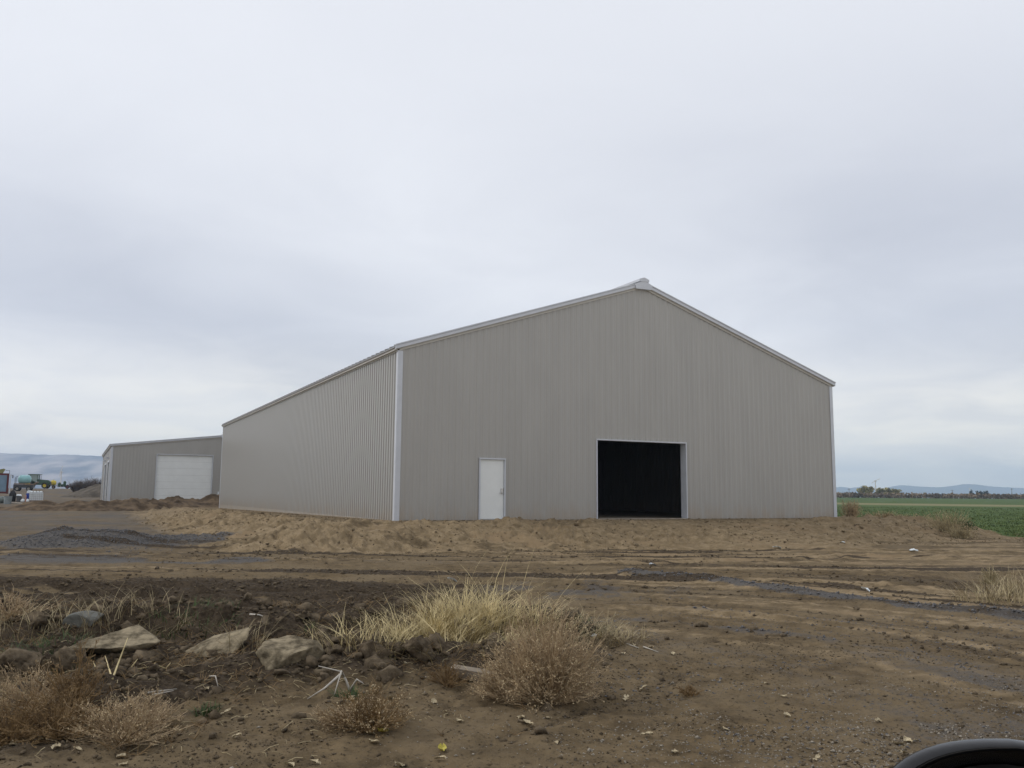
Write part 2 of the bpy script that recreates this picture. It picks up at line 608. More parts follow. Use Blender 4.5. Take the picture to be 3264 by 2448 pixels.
# ------------------------------------------------------------------ ground sheet
ys = list(np.linspace(-14, 3.2, 18))
y = 3.4
while y < 52:
    ys.append(y)
    y += max(.026, .0043 * y)
while y < 9000:
    ys.append(y)
    y *= 1.03
ys.append(9500.)
ys = np.array(ys)
NC = 620
us = np.linspace(-1, 1, NC)
us = .55 * us + .45 * us ** 3
us /= us[-1]
Yg = np.repeat(ys[:, None], NC, 1)
Xg = us[None, :] * (np.clip(ys, 0, None) * .95 + 7)[:, None]
zg, m_tan, m_mud, m_grav, m_field = ground(Xg.ravel(), Yg.ravel(), True)
V = np.stack([Xg.ravel(), Yg.ravel(), zg], 1)
me = np_mesh('ground', V, grid_faces(len(ys), NC), 4)
ca = me.color_attributes.new('mask', 'FLOAT_COLOR', 'POINT')
ca.data.foreach_set('color', np.stack([m_grav, m_mud, m_tan, np.ones_like(m_tan)], 1).astype(np.float32).ravel())
fa = me.attributes.new('field', 'FLOAT', 'POINT')
fa.data.foreach_set('value', m_field.astype(np.float32))
g_o = link('ground', me, ground_material(), smooth=True)
set_tags(g_o, 'bare brown churned earth with gravel, wheel ruts and tan fill', None, None, 'structure')

# ------------------------------------------------------------------ hills and haze


def hill(name, pts, Y0, depth, m, label, seed, gul=.35):
    """ridge whose skyline stands at depth Y0; pts = (x, height) pairs in metres"""
    xs = np.linspace(pts[0][0], pts[-1][0], 260)
    top = np.interp(xs, [p[0] for p in pts], [p[1] for p in pts])
    vs = np.linspace(-1, 1, 50)
    Vv = np.zeros((50, 260, 3))
    for i, t in enumerate(vs):
        prof = (1 - abs(t)) ** .8 if t < 0 else (1 - t)
        n = fbm(xs / depth * 5 + seed, np.full_like(xs, t * 2.2 + seed), 5, .55, seed)
        h = top * np.clip(prof * (1 + gul * (n - .5) * (1 - prof) * 3), 0, 1.05) - 3
        h = h + top * .05 * (fbm(xs / depth * 14, xs * 0 + t * 3, 3, .5, seed) - .5) * min(1, 4 * (1 - abs(t)))
        Vv[i, :, 0] = xs * (Y0 + t * depth) / Y0
        Vv[i, :, 1] = Y0 + t * depth
        Vv[i, :, 2] = h
    me = np_mesh(name, Vv.reshape(-1, 3), grid_faces(50, 260), 4)
    o = link(name, me, m, smooth=True)
    set_tags(o, label, None, None, 'structure')
    return o


hm = mat('haze_tinted_brush', (.050, .062, .085), .95, .2, .007, col2=(.37, .31, .275), stretch=(1, .4, 3))  # dark tone blued to stand for haze; paler patches are the hill's own
hm2 = mat('hill_far', (.13, .13, .135), .95, .25, .004)
HZ = 4200.


def hpt(pf, yf):      # photo pixels (full size) -> (x, height) at the hills' depth
    a, _, c = ray(pf / 1.47556, yf / 1.47556)
    return a * HZ, CAMZ + c * HZ


Lp = [(-500, 1436), (-250, 1440), (0, 1442), (60, 1444), (110, 1444), (165, 1446), (250, 1447), (330, 1450), (450, 1456), (620, 1470), (900, 1500), (1300, 1540), (1600, 1572)]
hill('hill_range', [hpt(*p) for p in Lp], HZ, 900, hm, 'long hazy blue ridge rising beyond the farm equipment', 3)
Rp = [(2300, 1572), (2500, 1556), (2660, 1553), (2680, 1549), (2712, 1554), (2745, 1550), (2765, 1556), (2815, 1560), (2830, 1551), (2870, 1544), (2920, 1548), (2985, 1551),
      (3010, 1550), (3040, 1546), (3068, 1541), (3105, 1541), (3140, 1546), (3185, 1550), (3264, 1554), (3400, 1557), (3800, 1566)]
hill('low_hills', [(q[0] * 5600 / HZ, CAMZ + (q[1] - CAMZ) * 5600 / HZ) for q in (hpt(*p) for p in Rp)], 5600, 500, hm2, 'low blue hills on the horizon beyond the green field', 5, .2)

hz = MB().box(-5200, 5200, -60, 6250, -4.6, 205).mesh('haze')
hzm = bpy.data.materials.new('haze')
hzm.use_nodes = True
ht = NT(hzm.node_tree)
hzm.node_tree.nodes.clear()
pv = ht.n('ShaderNodeVolumePrincipled')
pv.inputs['Color'].default_value = (.60, .77, 1.0, 1)
pv.inputs['Density'].default_value = .00023
pv.inputs['Anisotropy'].default_value = 0.0
ho = ht.n('ShaderNodeOutputMaterial')
ht.link(pv.outputs[0], ho.inputs['Volume'])
hzo = link('haze', hz, hzm)
set_tags(hzo, 'thin pale blue air lying over the whole plain', None, None, 'stuff')

# ------------------------------------------------------------------ big metal building
WALL = mat('wall_sheet', (.322, .312, .291), .33, .035, 1.2, spec=.5, stretch=(1, 1, .25))
wk = NT(WALL.node_tree)
wb_ = WALL.node_tree.nodes['Principled BSDF']
base_link = wb_.inputs['Base Color'].links[0].from_socket
geo = wk.n('ShaderNodeNewGeometry')
sz_ = wk.n('ShaderNodeSeparateXYZ')
wk.link(geo.outputs['Position'], sz_.inputs[0])
oi = wk.n('ShaderNodeObjectInfo')
cpan = wk.mix(wk.math('MULTIPLY', oi.outputs['Random'], .10), base_link, (.30, .285, .26))
dn = wk.noise(wk.mapping(geo.outputs['Position'], (1.5, 1.5, .5)), 1.6, 5, .65)
dust = wk.math('MULTIPLY', wk.ss(wk.math('SUBTRACT', sz_.outputs[2], wk.math('MULTIPLY', dn, 1.0)), PADZ - .55, PADZ + .25, .42, 0.), wk.ss(dn, .3, .6))
cpan = wk.mix(dust, cpan, (.30, .235, .165))
wk.link(cpan, wb_.inputs['Base Color'])
WALL2 = mat('roof_sheet', (.30, .30, .30), .45, .05, 2., spec=.4)
TRIM = mat('white_trim', (.50, .52, .56), .42, .04, 3., spec=.4)
BTRIM = mat('beige_trim', (.44, .42, .38), .45, .04, 3., spec=.35)
DOORW = mat('door_white', (.70, .72, .71), .45, .03, 1.5, spec=.4)
STEEL = mat('brushed_steel', (.42, .42, .42), .3, .1, 30, metal=.9)
DARKM = mat('dark_metal', (.05, .05, .052), .5, .2, 12)
CONC = mat('concrete', (.36, .31, .25), .85, .18, 5., .3, 40)
PLY = mat('dusty_floor', (.34, .29, .22), .95, .2, 2., .3, 30)


def sheet(u0, u1, pitch, z_lo, z_hi, holes=(), rib=.030, off=0.0, th=.036):
    """ribbed steel sheet between u0 and u1; z_lo/z_hi functions of u; returns (u, out, z) quads"""
    us_ = {u0, u1}
    n0 = math.floor(u0 / pitch) - 1
    n1 = math.ceil(u1 / pitch) + 1
    prof = []
    for i in range(n0, n1):
        c = (i + .5) * pitch
        prof += [(c - .085, 0), (c - th, rib), (c + th, rib), (c + .085, 0)]
    pu = [p[0] for p in prof]
    po = [p[1] for p in prof]
    for p in pu:
        if u0 < p < u1:
            us_.add(p)
    for (a, b, c, d) in holes:
        for q in (a, b):
            if u0 < q < u1:
                us_.add(q)
    us_ = sorted(us_)
    quads = []
    for a, b in zip(us_[:-1], us_[1:]):
        if b - a < 1e-5:
            continue
        mid = (a + b) / 2
        oa, ob = np.interp([a, b], pu, po)
        lo = [z_lo(a), z_lo(b)]
        for (ha, hb, hc, hd) in holes:
            if ha <= mid <= hb:
                lo = [hd, hd]
        quads.append([(a, oa + off, lo[0]), (b, ob + off, lo[1]), (b, ob + off, z_hi(b)), (a, oa + off, z_hi(a))])
    return quads


def quads_mesh(name, quads, fn):
    mb = MB()
    for q in quads:
        mb.add([fn(p) for p in q], [(0, 1, 2, 3)])
    return mb.mesh(name)


def slope_piece(mb, zt, x0, x1, d0, d1, y0, y1):
    mb.hexa([(x0, y0, zt(x0) + d0), (x1, y0, zt(x1) + d0), (x1, y1, zt(x1) + d0), (x0, y1, zt(x0) + d0),
             (x0, y0, zt(x0) + d1), (x1, y0, zt(x1) + d1), (x1, y1, zt(x1) + d1), (x0, y1, zt(x0) + d1)])
    return mb


def shell(B, Wd, L, H, Rr, holes, npan, drop, frib, left_holes=(), roof_pitch=None, peak=True):
    hw = Wd / 2

    def zt(x):
        return H + Rr * (1 - abs(x - hw) / hw)

    pw = Wd / npan
    pitch = pw / 3
    for i in range(npan):
        q = sheet(i * pw, (i + 1) * pw, pitch, lambda u: 0., lambda u: zt(u) + .11, holes, frib)
        if q:
            link('wall_panel', quads_mesh('front_panel', q, lambda p: (p[0], -p[1], p[2])), WALL, B)
    ns = round(L / pw)
    ps = L / ns
    qs = sheet(0, ps, ps / 3, lambda u: -1., lambda u: 0., (), .042, 0., .056)
    side = quads_mesh('side_panel', qs, lambda p: (-p[1], -p[0], p[2] + 1))
    for i in range(ns):
        z0 = -drop * (i + .5) / ns
        y0, y1 = i * ps, (i + 1) * ps
        cut = [h for h in left_holes if h[0] < y1 and h[1] > y0]
        if cut:
            q = sheet(y0, y1, ps / 3, lambda u: z0, lambda u: H + .125, cut)
            if q:
                link('wall_panel', quads_mesh('side_panel_cut', q, lambda p: (-p[1], p[0], p[2])), WALL, B)
            continue
        o = link('wall_panel', side, WALL, B, (0, (i + 1) * ps, z0))
        o.scale = (1, 1, H + .125 - z0)
    # far walls, never seen from the yard
    qr = sheet(0, L, ps / 3, lambda u: -drop, lambda u: H + .125)
    link('side_wall', quads_mesh('side_wall', qr, lambda p: (Wd + p[1], p[0], p[2])), WALL, B)
    qb = sheet(0, Wd, pitch, lambda u: -drop, lambda u: zt(u) + .11)
    link('back_wall', quads_mesh('back_wall', qb, lambda p: (p[0], L + p[1], p[2])), WALL, B)
    # roof
    ov = .20
    rp = roof_pitch or ps * 2 / 3
    nr = round((L + .1) / rp)
    rp = (L + .1) / nr
    mb = MB()
    slope_piece(mb, zt, -ov, hw, .13, .155, 0, rp)
    slope_piece(mb, zt, -ov, hw, .155, .232, 0, .045)
    rme = mb.mesh('roof_panel')
    for i in range(nr):
        link('roof_panel', rme, WALL2, B, (0, -.05 + i * rp, 0))
    mb = MB()
    slope_piece(mb, zt, hw, Wd + ov, .13, .155, -.05, L + .05)
    for i in range(nr):
        slope_piece(mb, zt, hw, Wd + ov, .155, .225, -.05 + i * rp, -.01 + i * rp)
    mb.build('roof_slope', WALL2, B)
    # rake trim
    for sx in (0, 1):
        x0, x1 = (-.17, hw - .36) if sx == 0 else (hw + .36, Wd + .17)
        mb = MB()
        slope_piece(mb, zt, x0, x1, .075, .205, -.13, -.002)
        t = mb.build('rake_trim', TRIM, B)
        mb = MB()
        slope_piece(mb, zt, x0 + (-.01 if sx == 0 else 0), x1 + (0 if sx == 0 else .01), .208, .252, -.16, .10)
        mb.build('trim_lip', TRIM, t)
        mb = MB()
        slope_piece(mb, zt, x0 + .02, x1 - .02, .045, .072, -.085, -.002)
        mb.build('trim_hem', BTRIM, t)
        mb = MB()
        xa, xb = (0, hw) if sx == 0 else (hw, Wd)
        slope_piece(mb, zt, xa, xb, -.03, .043, -.052, -.036)
        mb.build('edge_strip', BTRIM, t)
    if peak:
        z = zt(hw)
        sl = Rr / hw
        mb = MB().extrude([(hw - .40, z - .40 * sl + .03), (hw + .36, z - .36 * sl + .03), (hw + .43, z - .43 * sl + .23), (hw + .20, z - .2 * sl + .27),
                           (hw, z + .285), (hw - .20, z - .2 * sl + .27), (hw - .47, z - .47 * sl + .245)], -.175, -.003)
        mb.build('peak_cap', TRIM, B)
    z = zt(hw)
    mb = MB().extrude([(hw - .24, z + .23), (hw + .24, z + .23), (hw + .24, z + .33), (hw, z + .41), (hw - .24, z + .33)], -.19, L + .1)
    mb.build('ridge_vent', TRIM, B)
    # eave gutters
    for sx in (0, 1):
        a, b = (-.15, -.043) if sx == 0 else (Wd + .043, Wd + .15)
        g = MB().box(a, b, .02, L + .05, H - .015, H + .118).build('eave_gutter', BTRIM, B)
        a, b = (-.068, -.042) if sx == 0 else (Wd + .042, Wd + .068)
        MB().box(a, b, .0, L, H - .055, H - .018).build('eave_strip', mat('pale_strip', (.5, .49, .45), .45, .04), g)
    # corner trims
    tw = .135
    for (cx, cy, sx, sy) in ((0, 0, 1, 1), (Wd, 0, -1, 1), (0, L, 1, -1), (Wd, L, -1, -1)):
        mb = MB()
        mb.extrude([(cx - .055 * sx, cy - .045 * sy), (cx + tw * sx, cy - .045 * sy), (cx + tw * sx, cy - .037 * sy),
                    (cx - .046 * sx, cy - .037 * sy), (cx - .046 * sx, cy + tw * sy), (cx - .055 * sx, cy + tw * sy)], -.02 - (drop if cy else 0), H - .02, 'z')
        mb.build('corner_trim', TRIM, B)
    # foundation
    mb = MB()
    mb.box(-.03, 0.25, -.0, L, -.9, -.003)
    mb.box(Wd - .25, Wd + .03, 0, L, -.9, -.003)
    mb.box(0.25, Wd - .25, 0, .25, -.9, -.003)
    mb.box(0.25, Wd - .25, L - .25, L, -.9, -.003)
    mb.build('foundation', CONC, B)
    MB().box(.25, Wd - .25, .25, L - .25, -.2, -.01).build('floor_slab', PLY, B)
    return zt


def frame(x0, x1, z1, wd, y0, y1, name, m, B, sill=None):
    mb = MB()
    mb.box(x0 - wd, x0, y0, y1, 0.0, z1)
    mb.box(x1, x1 + wd, y0, y1, 0.0, z1)
    mb.box(x0 - wd, x1 + wd, y0 - .012, y1, z1, z1 + wd)
    return mb.build(name, m, B)


barn = empty('metal_building', (BX, BY, PADZ), TH, 'large grey steel building with open black doorway and white man door', 'building')
D0, D1, DH = 3.27, 4.26, 2.24
G0, G1, GH = 8.38, 12.75, 3.13
holes = [(D0, D1, 0, DH), (G0, G1, 0, GH)]
shell(barn, BW, BL, BH, BR, holes, 26, .27, .020)
# man door
fr = frame(D0, D1, DH, .052, -.055, .10, 'door_frame', TRIM, barn)
MB().box(D0, D1, -.03, .10, -.0, .035).build('threshold', STEEL, fr)
dr = MB().box(D0 + .006, D1 - .006, .015, .06, .038, DH - .006).build('door', DOORW, barn)
lk = MB()
lk.box(D1 - .125, D1 - .03, -.016, .014, .98, 1.16)
lk.build('door_handle', STEEL, dr)
lv = MB()
lv.tube([(D1 - .075, -.016, 1.0), (D1 - .075, -.065, 1.0), (D1 - .11, -.07, 1.0), (D1 - .215, -.068, .995)], .011, 8)
lv.build('door_lever', STEEL, dr)
MB().box(D1 - .018, D1 + .004, -.02, .012, .93, 1.19).build('latch_guard', STEEL, dr)
for hz_ in (.22, 1.10, 1.98):
    MB().tube([(D0 + .012, .0, hz_), (D0 + .012, .0, hz_ + .115)], .014, 8).build('hinge', STEEL, dr)
# open vehicle doorway: jamb liners and trim
gf = frame(G0, G1, GH, .05, -.05, -.002, 'doorway_trim', TRIM, barn)
lin = MB()
lin.box(G0 - .03, G0, 0.0, .33, 0, GH)
lin.box(G1, G1 + .03, 0.0, .33, 0, GH)
lin.box(G0 - .03, G1 + .03, 0.0, .33, GH, GH + .03)
lin.build('doorway_jamb', TRIM, barn)
MB().box(G0, G1, -.10, .25, -.12, .012).build('doorway_sill', CONC, barn)

# ------------------------------------------------------------------ smaller shed behind
shed = empty('metal_shed', (-35.3, 77.0, PADZ + .02), TH, 'smaller grey steel shed with closed white overhead door behind the big building', 'building')
SH, SR, SW, SL = 4.84, 1.15, 19.2, 25.8
s0, s1, sh_ = 3.78, 8.55, 4.25
lh = [(2.2, 6.8, 0, 3.6), (11.0, 15.6, 0, 3.6)]
shell(shed, SW, SL, SH, SR, [(s0, s1, 0, sh_)], 24, .2, .006, lh, .61)
f2 = frame(s0, s1, sh_, .06, -.055, .10, 'door_frame', TRIM, shed)
od = empty('overhead_door', (0, 0, 0))
od.parent = shed
nsec = 7
for i in range(nsec):
    a = sh_ * i / nsec
    MB().box(s0 + .005, s1 - .005, .12, .165, a + .006, a + sh_ / nsec - .003).build('door_panel', DOORW, od)
mbt = MB()
mbt.box(s0 - .02, s0, .1, .3, 0, sh_)
mbt.box(s1, s1 + .02, .1, .3, 0, sh_)
mbt.box(s0 - .02, s1 + .02, .1, .3, sh_, sh_ + .03)
mbt.build('door_jamb', DARKM, shed)
for (a, b, c, d) in lh:
    mb = MB()
    mb.box(-.06, -.0, a - .22, a, 0, d)
    mb.box(-.06, -.0, b, b + .22, 0, d)
    mb.box(-.07, -.0, a - .22, b + .22, d, d + .15)
    mb.build('door_frame', TRIM, shed)
    so = empty('overhead_door', (0, 0, 0))
    so.parent = shed
    for i in range(6):
        MB().box(.05, .09, a + .004, b - .004, d * i / 6 + .004, d * (i + 1) / 6 - .003).build('door_panel', DOORW, so)
    lf = MB().box(-.30, -.037, (a + b) / 2 - .15, (a + b) / 2 + .15, d + .32, d + .48)
    lf.build('wall_light', TRIM, shed)
MB().box(.2, 6.5, -.20, -.12, -.22, -.02).build('base_board', mat('form_board', (.42, .32, .2), .8, .15, 5), shed)

# ------------------------------------------------------------------ dirt mounds
DIRT = mat('dark_dirt', (.072, .050, .031), .95, .35, 1.3, .8, 14, .1, col2=(.115, .082, .052))
DIRT2 = mat('grey_dirt', (.10, .085, .068), .95, .3, 1.0, .6, 10, .1)


def ridge_mound(name, pts, width, m, label, seed, cat='dirt mound', n=150, nw=26):
    """pts: (x, y, height) polyline; a lumpy windrow of soil"""
    P_ = np.array(pts, float)
    dl = np.concatenate([[0], np.cumsum(np.hypot(np.diff(P_[:, 0]), np.diff(P_[:, 1])))])
    t = np.linspace(0, dl[-1], n)
    cx, cy, ch = (np.interp(t, dl, P_[:, i]) for i in range(3))
    tx, ty = np.gradient(cx), np.gradient(cy)
    ln = np.hypot(tx, ty)
    nx, ny = -ty / ln, tx / ln
    ww = np.linspace(-1, 1, nw)
    X = cx[None, :] + nx[None, :] * ww[:, None] * width
    Y = cy[None, :] + ny[None, :] * ww[:, None] * width
    nn = fbm(X * 1.1, Y * 1.1, 4, .55, seed)
    n2 = fbm(X * 3.2, Y * 3.2, 3, .55, seed + 3)
    prof = np.clip(1 - np.abs(ww[:, None]) * (1.0 + .5 * (nn - .5)), 0, 1) ** .9
    endf = np.minimum(1, np.minimum(t, dl[-1] - t) / 1.2)
    H = ch[None, :] * prof * endf[None, :] * (.72 + .56 * nn) + (n2 - .5) * .22 * prof ** .5
    base = ground(X.ravel(), Y.ravel()).reshape(X.shape)
    Z = base + H - .12 * (1 - prof) - .02
    me = np_mesh(name, np.stack([X.ravel(), Y.ravel(), Z.ravel()], 1), grid_faces(nw, n), 4)
    o = link(name, me, m, smooth=True)
    set_tags(o, label, cat)
    return o


ridge_mound('dirt_mound', [(-46, 66, .2), (-37.6, 66, .25), (-36.4, 66, .55), (-34.9, 66, .82), (-33.9, 66, .45), (-32.8, 66, .78), (-31, 67, .70), (-29.6, 68.5, .98), (-28, 70, .72), (-27, 71, .9), (-25.8, 72, .6), (-24.4, 73, 1.05), (-22, 76, .95), (-19, 80, .8)], 2.3, DIRT,
            'long low bank of dark dug earth before the smaller shed', 21)
ridge_mound('dirt_pile', [(-60.5, 119, .2), (-57, 119, 1.4), (-54.0, 118, 2.1), (-50, 118, 2.3), (-45, 118, 1.6)], 4.0, DIRT2,
            'dark heap of soil to the left of the smaller shed', 25, 'dirt pile', 90, 26)

# ------------------------------------------------------------------ rocks
ICO = None


def ico(sub=2):
    import bmesh
    bm = bmesh.new()
    bmesh.ops.create_icosphere(bm, subdivisions=sub, radius=1.0)
    V_ = np.array([v.co[:] for v in bm.verts])
    F_ = np.array([[v.index for v in f.verts] for f in bm.faces])
    bm.free()
    return V_, F_


ICO1, ICO2, ICO3, ICO4 = ico(1), ico(2), ico(3), ico(4)


def n3(Pn, f, seed):
    return (fbm(Pn[:, 0] * f + seed, Pn[:, 1] * f + Pn[:, 2] * f * .7, 3, .5, seed) +
            fbm(Pn[:, 1] * f - seed, Pn[:, 2] * f + 3.1, 3, .5, seed + 2)) / 2 - .5


def rock(name, loc, size, m, label, seed, cuts=7, rough=.16, tilt=(0, 0, 0), cat='rock', group=None, flat_top=False):
    r = np.random.default_rng(seed)
    V_, F_ = ICO4
    V_ = V_.copy()
    for i in range(cuts):                       # chop with planes for broken faces
        n = r.normal(size=3)
        if flat_top and i == 0:
            n = np.array([.05, -.1, 1.])
        n /= np.linalg.norm(n)
        d = r.uniform(.38, .66) if not (flat_top and i == 0) else .35
        h = V_ @ n - d
        V_ = V_ - np.clip(h, 0, None)[:, None] * n[None, :] * .95
    V_ = V_ * (1 + rough * 1.6 * n3(V_, 1.6, seed)[:, None] + rough * 1.3 * n3(V_, 5., seed + 5)[:, None] + rough * 1.0 * n3(V_, 14., seed + 9)[:, None])
    V_ = V_ * np.array(size)[None, :] * .5 * 1.12
    me = np_mesh(name, V_, F_, 3)
    o = link(name, me, m, None, loc)
    o.rotation_euler = tilt
    set_tags(o, label, cat, group)
    return o


SAND = mat('sandstone', (.125, .100, .064), .94, .4, 9., 1., 26, .1, col2=(.235, .195, .130))
GREYR = mat('grey_stone', (.14, .14, .125), .9, .25, 6., .6, 30, .15)
CLOD = mat('earth_clod', (.085, .064, .042), .96, .35, 9., .9, 30, .1, col2=(.125, .097, .064))


def place(px, py, dz=0.):
    x, y_, z = at(px, py)
    return (x, y_, z + dz)


x, y_, z = place(262, 1392)
rock('rock', (x, y_, z + .03), (1.02, .66, .32), SAND, 'long flat tan slab of stone lying left of the dead grass', 1, 11, .10, (R(14), R(3), R(4)), flat_top=True)
x, y_, z = place(462, 1400)
rock('rock', (x, y_, z + .045), (.80, .55, .28), SAND, 'tilted cracked tan slab, the middle one of the row of stones', 2, 11, .10, (R(16), R(-17), R(-8)), flat_top=True)
x, y_, z = place(604, 1425)
rock('rock', (x, y_, z + .03), (.74, .56, .40), SAND, 'rounded lumpy tan boulder, rightmost of the row of big stones', 4, 9, .18, (R(8), R(8), R(20)))
x, y_, z = place(185, 1345)
rock('rock', (x, y_, z + .01), (.46, .42, .22), GREYR, 'smooth pale grey stone half buried at the edge of the track', 5, 3, .08, (0, 0, R(10)))
for i, (a, b, sz, lb) in enumerate([(812, 1418, .30, 'crumbly brown clod of earth, leftmost of the clods below the dry grass'),
                                    (860, 1408, .27, 'pointed brown clod of earth between two others below the dry grass'),
                                    (905, 1415, .33, 'knobbly brown clod in the middle of the clods below the dry grass'),
                                    (945, 1408, .30, 'angular dark clod of earth close to the big tumbleweed'),
                                    (1000, 1375, .24, 'dark clod of earth showing under the dry grass'),
                                    (60, 1440, .42, 'weedy dark lump of earth at the left edge of the picture'),
                                    (150, 1445, .40, 'dark lump of earth under the orange weeds'),
                                    (208, 1452, .26, 'small dark clod beside the broken stalks at left')]):
    x, y_, z = place(a, b)
    rock('earth_clod', (x, y_, z + sz * .12), (sz, sz * .85, sz * .75), CLOD, lb, 30 + i, 6, .42, (R(9 * i), R(5 * i), R(40 * i)), 'clod')
x, y_, z = place(1030, 1470)
wb = MB().box(-.24, .24, -.05, .05, -.03, .05)
wb = wb.build('wood_block', mat('weathered_wood', (.24, .2, .15), .85, .25, 6, .3, 30, stretch=(1, 8, 8)), None, (x, y_, z + .05))
wb.rotation_euler = (R(8), R(6), R(-12))
set_tags(wb, 'short weathered plank end sticking out beside the tumbleweed', 'plank')


# ------------------------------------------------------------------ scattered small stuff
def scatter_mesh(name, shapes, X, Y, sz, m, label, zoff=.25, squash=(1, 1, .7), shade=False):
    """many small stones in one mesh"""
    n = len(X)
    Z = ground(X, Y)
    Vb, Fb = shapes
    k = len(Vb)
    r = np.random.default_rng(n)
    ang = r.uniform(0, 2 * np.pi, n)
    ca_, sa_ = np.cos(ang), np.sin(ang)
    jit = 1 + .38 * r.normal(size=(n, k, 1)).clip(-1.6, 1.6)
    Q = Vb[None] * jit * np.array(squash)[None, None] * r.uniform(.7, 1.3, (n, 1, 3))
    Q = Q * sz[:, None, None]
    qx = Q[:, :, 0] * ca_[:, None] - Q[:, :, 1] * sa_[:, None] + X[:, None]
    qy = Q[:, :, 0] * sa_[:, None] + Q[:, :, 1] * ca_[:, None] + Y[:, None]
    qz = Q[:, :, 2] + (Z + sz * zoff)[:, None]
    F_ = (Fb[None] + (np.arange(n) * k)[:, None, None]).reshape(-1, 3)
    me = np_mesh(name, np.stack([qx, qy, qz], 2).reshape(-1, 3), F_, 3)
    o = link(name, me, m)
    set_tags(o, label, None, None, 'stuff')
    return o


OCT = (np.array([(1, 0, 0), (-1, 0, 0), (0, 1, 0), (0, -1, 0), (0, 0, 1), (0, 0, -1)], float),
       np.array([(0, 2, 4), (2, 1, 4), (1, 3, 4), (3, 0, 4), (2, 0, 5), (1, 2, 5), (3, 1, 5), (0, 3, 5)]))
r_ = np.random.default_rng(5)
# pale gravel at the bottom of the yard
PALEG = mat('pale_gravel', (.17, .148, .115), .85, .4, 60, 0, 40, .2, col2=(.27, .24, .195))
DARKG = mat('dark_gravel', (.075, .075, .078), .85, .35, 60, 0, 40, .2, col2=(.14, .135, .135))
n = 14000
gx = r_.normal(3.4, 1.8, n)
gy = r_.normal(6.2, 1.1, n)
k = (gy > 4.2) & (fbm(gx * 1.2, gy * 1.2, 3, .5, 31) > .43)
scatter_mesh('gravel', OCT, gx[k], gy[k], r_.lognormal(-5.15, .40, k.sum()), PALEG, 'pale loose gravel scattered over the near ground', .05)
n = 16000
gx = r_.uniform(-.8, 9, n)
gy = r_.uniform(4.6, 13, n)
k = (fbm(gx * .8, gy * 1.4, 3, .5, 33) > .42) & (np.hypot(gx + 1, gy - 6.3) > 2.2)
scatter_mesh('gravel', OCT, gx[k], gy[k], r_.lognormal(-5.0, .4, k.sum()), DARKG, 'dark fine gravel strewn over the curving track', .05)
# gravel on heap and windrow
n = 26000
gx = np.concatenate([r_.normal(-12.4, 2.2, n // 2), r_.uniform(2.2, 9.5, n // 2)])
gy = np.concatenate([r_.normal(27.8, 1.9, n // 2), r_.uniform(10.8, 19.8, n // 2)])
_, _, _, gm, _ = ground(gx, gy, True)
k = gm > r_.uniform(.35, .95, n)
scatter_mesh('gravel', OCT, gx[k], gy[k], r_.lognormal(-4.1, .35, k.sum()), DARKG, 'blue grey crushed rock lying in the heap and the windrow')
# crumbs of earth
n = 60000
gx = r_.uniform(-9, 9, n)
gy = 4.3 + 24 * r_.random(n) ** 1.6
_, tn, mu, gm, _ = ground(gx, gy, True)
k = (mu + .12 * (r_.random(n)) > r_.uniform(.12, 1.0, n))
scatter_mesh('earth_crumbs', ICO1, gx[k], gy[k], r_.lognormal(-4.35, .55, k.sum()).clip(0, .06), CLOD, 'loose crumbs of dark earth over the ruts and the dug mound')
n = 42000
gy = 4.4 + 6.5 * r_.random(n) ** 1.3
gx = r_.uniform(-.72, .72, n) * gy
k = fbm(gx * 1.5, gy * 1.5, 3, .5, 35) > r_.uniform(.25, .7, n)
scatter_mesh('earth_crumbs', OCT, gx[k], gy[k], r_.lognormal(-5.15, .45, k.sum()).clip(0, .02), CLOD, 'fine crumbs of brown soil over the nearest bare ground')
n = 2600
gx = r_.uniform(-6.5, .8, n)
gy = r_.uniform(7.8, 12.6, n)
_, tn, mu, gm, _ = ground(gx, gy, True)
k = (mu > r_.uniform(.35, 1.1, n)) & (fbm(gx * 1.3, gy * 1.3, 3, .5, 47) > .46)
scatter_mesh('earth_crumbs', ICO2, gx[k], gy[k], r_.lognormal(-3.15, .42, k.sum()).clip(0, .11), CLOD, 'fist sized dark clods heaped over the dug mound', .15)
TANCLOD = mat('tan_clod', (.180, .138, .086), .95, .25, 9., .5, 30, .1)
n = 30000
lx = r_.uniform(-9, BW + 9, n)
ly = r_.uniform(-8, 30, n)
k = (ly < -.4) | (lx < -.6)
lx, ly = lx[k], ly[k]
gx = BX + lx * EX[0] + ly * EY[0]
gy = BY + lx * EX[1] + ly * EY[1]
_, tn, mu, gm, _ = ground(gx, gy, True)
k = (tn > .40) & (fbm(gx * .7, gy * .7, 3, .5, 41) > .42)
scatter_mesh('earth_crumbs', ICO1, gx[k], gy[k], r_.lognormal(-3.9, .5, k.sum()).clip(0, .10), TANCLOD, 'tan lumps of dry fill on the slope below the building')


# ------------------------------------------------------------------ plants
def blades(mb_v, mb_f, x, y, z, h, lean, az, wd, seg=4, curl=1.6, droop=0.):
    """one curved grass blade as a thin tapered strip"""
    b = len(mb_v)
    ca_, sa_ = math.cos(az), math.sin(az)
    px_, py2 = -sa_, ca_
    for i in range(seg + 1):
        t = i / seg
        out_ = lean * h * t ** curl
        up = h * (t - droop * t * t)
        w_ = wd * (1 - t) ** .6 * .5 + .0006
        cx, cy, cz = x + ca_ * out_, y + sa_ * out_, z + up
        mb_v.append((cx - px_ * w_, cy - py2 * w_, cz))
        mb_v.append((cx + px_ * w_, cy + py2 * w_, cz))
    for i in range(seg):
        mb_f.append((b + 2 * i, b + 2 * i + 1, b + 2 * i + 3, b + 2 * i + 2))


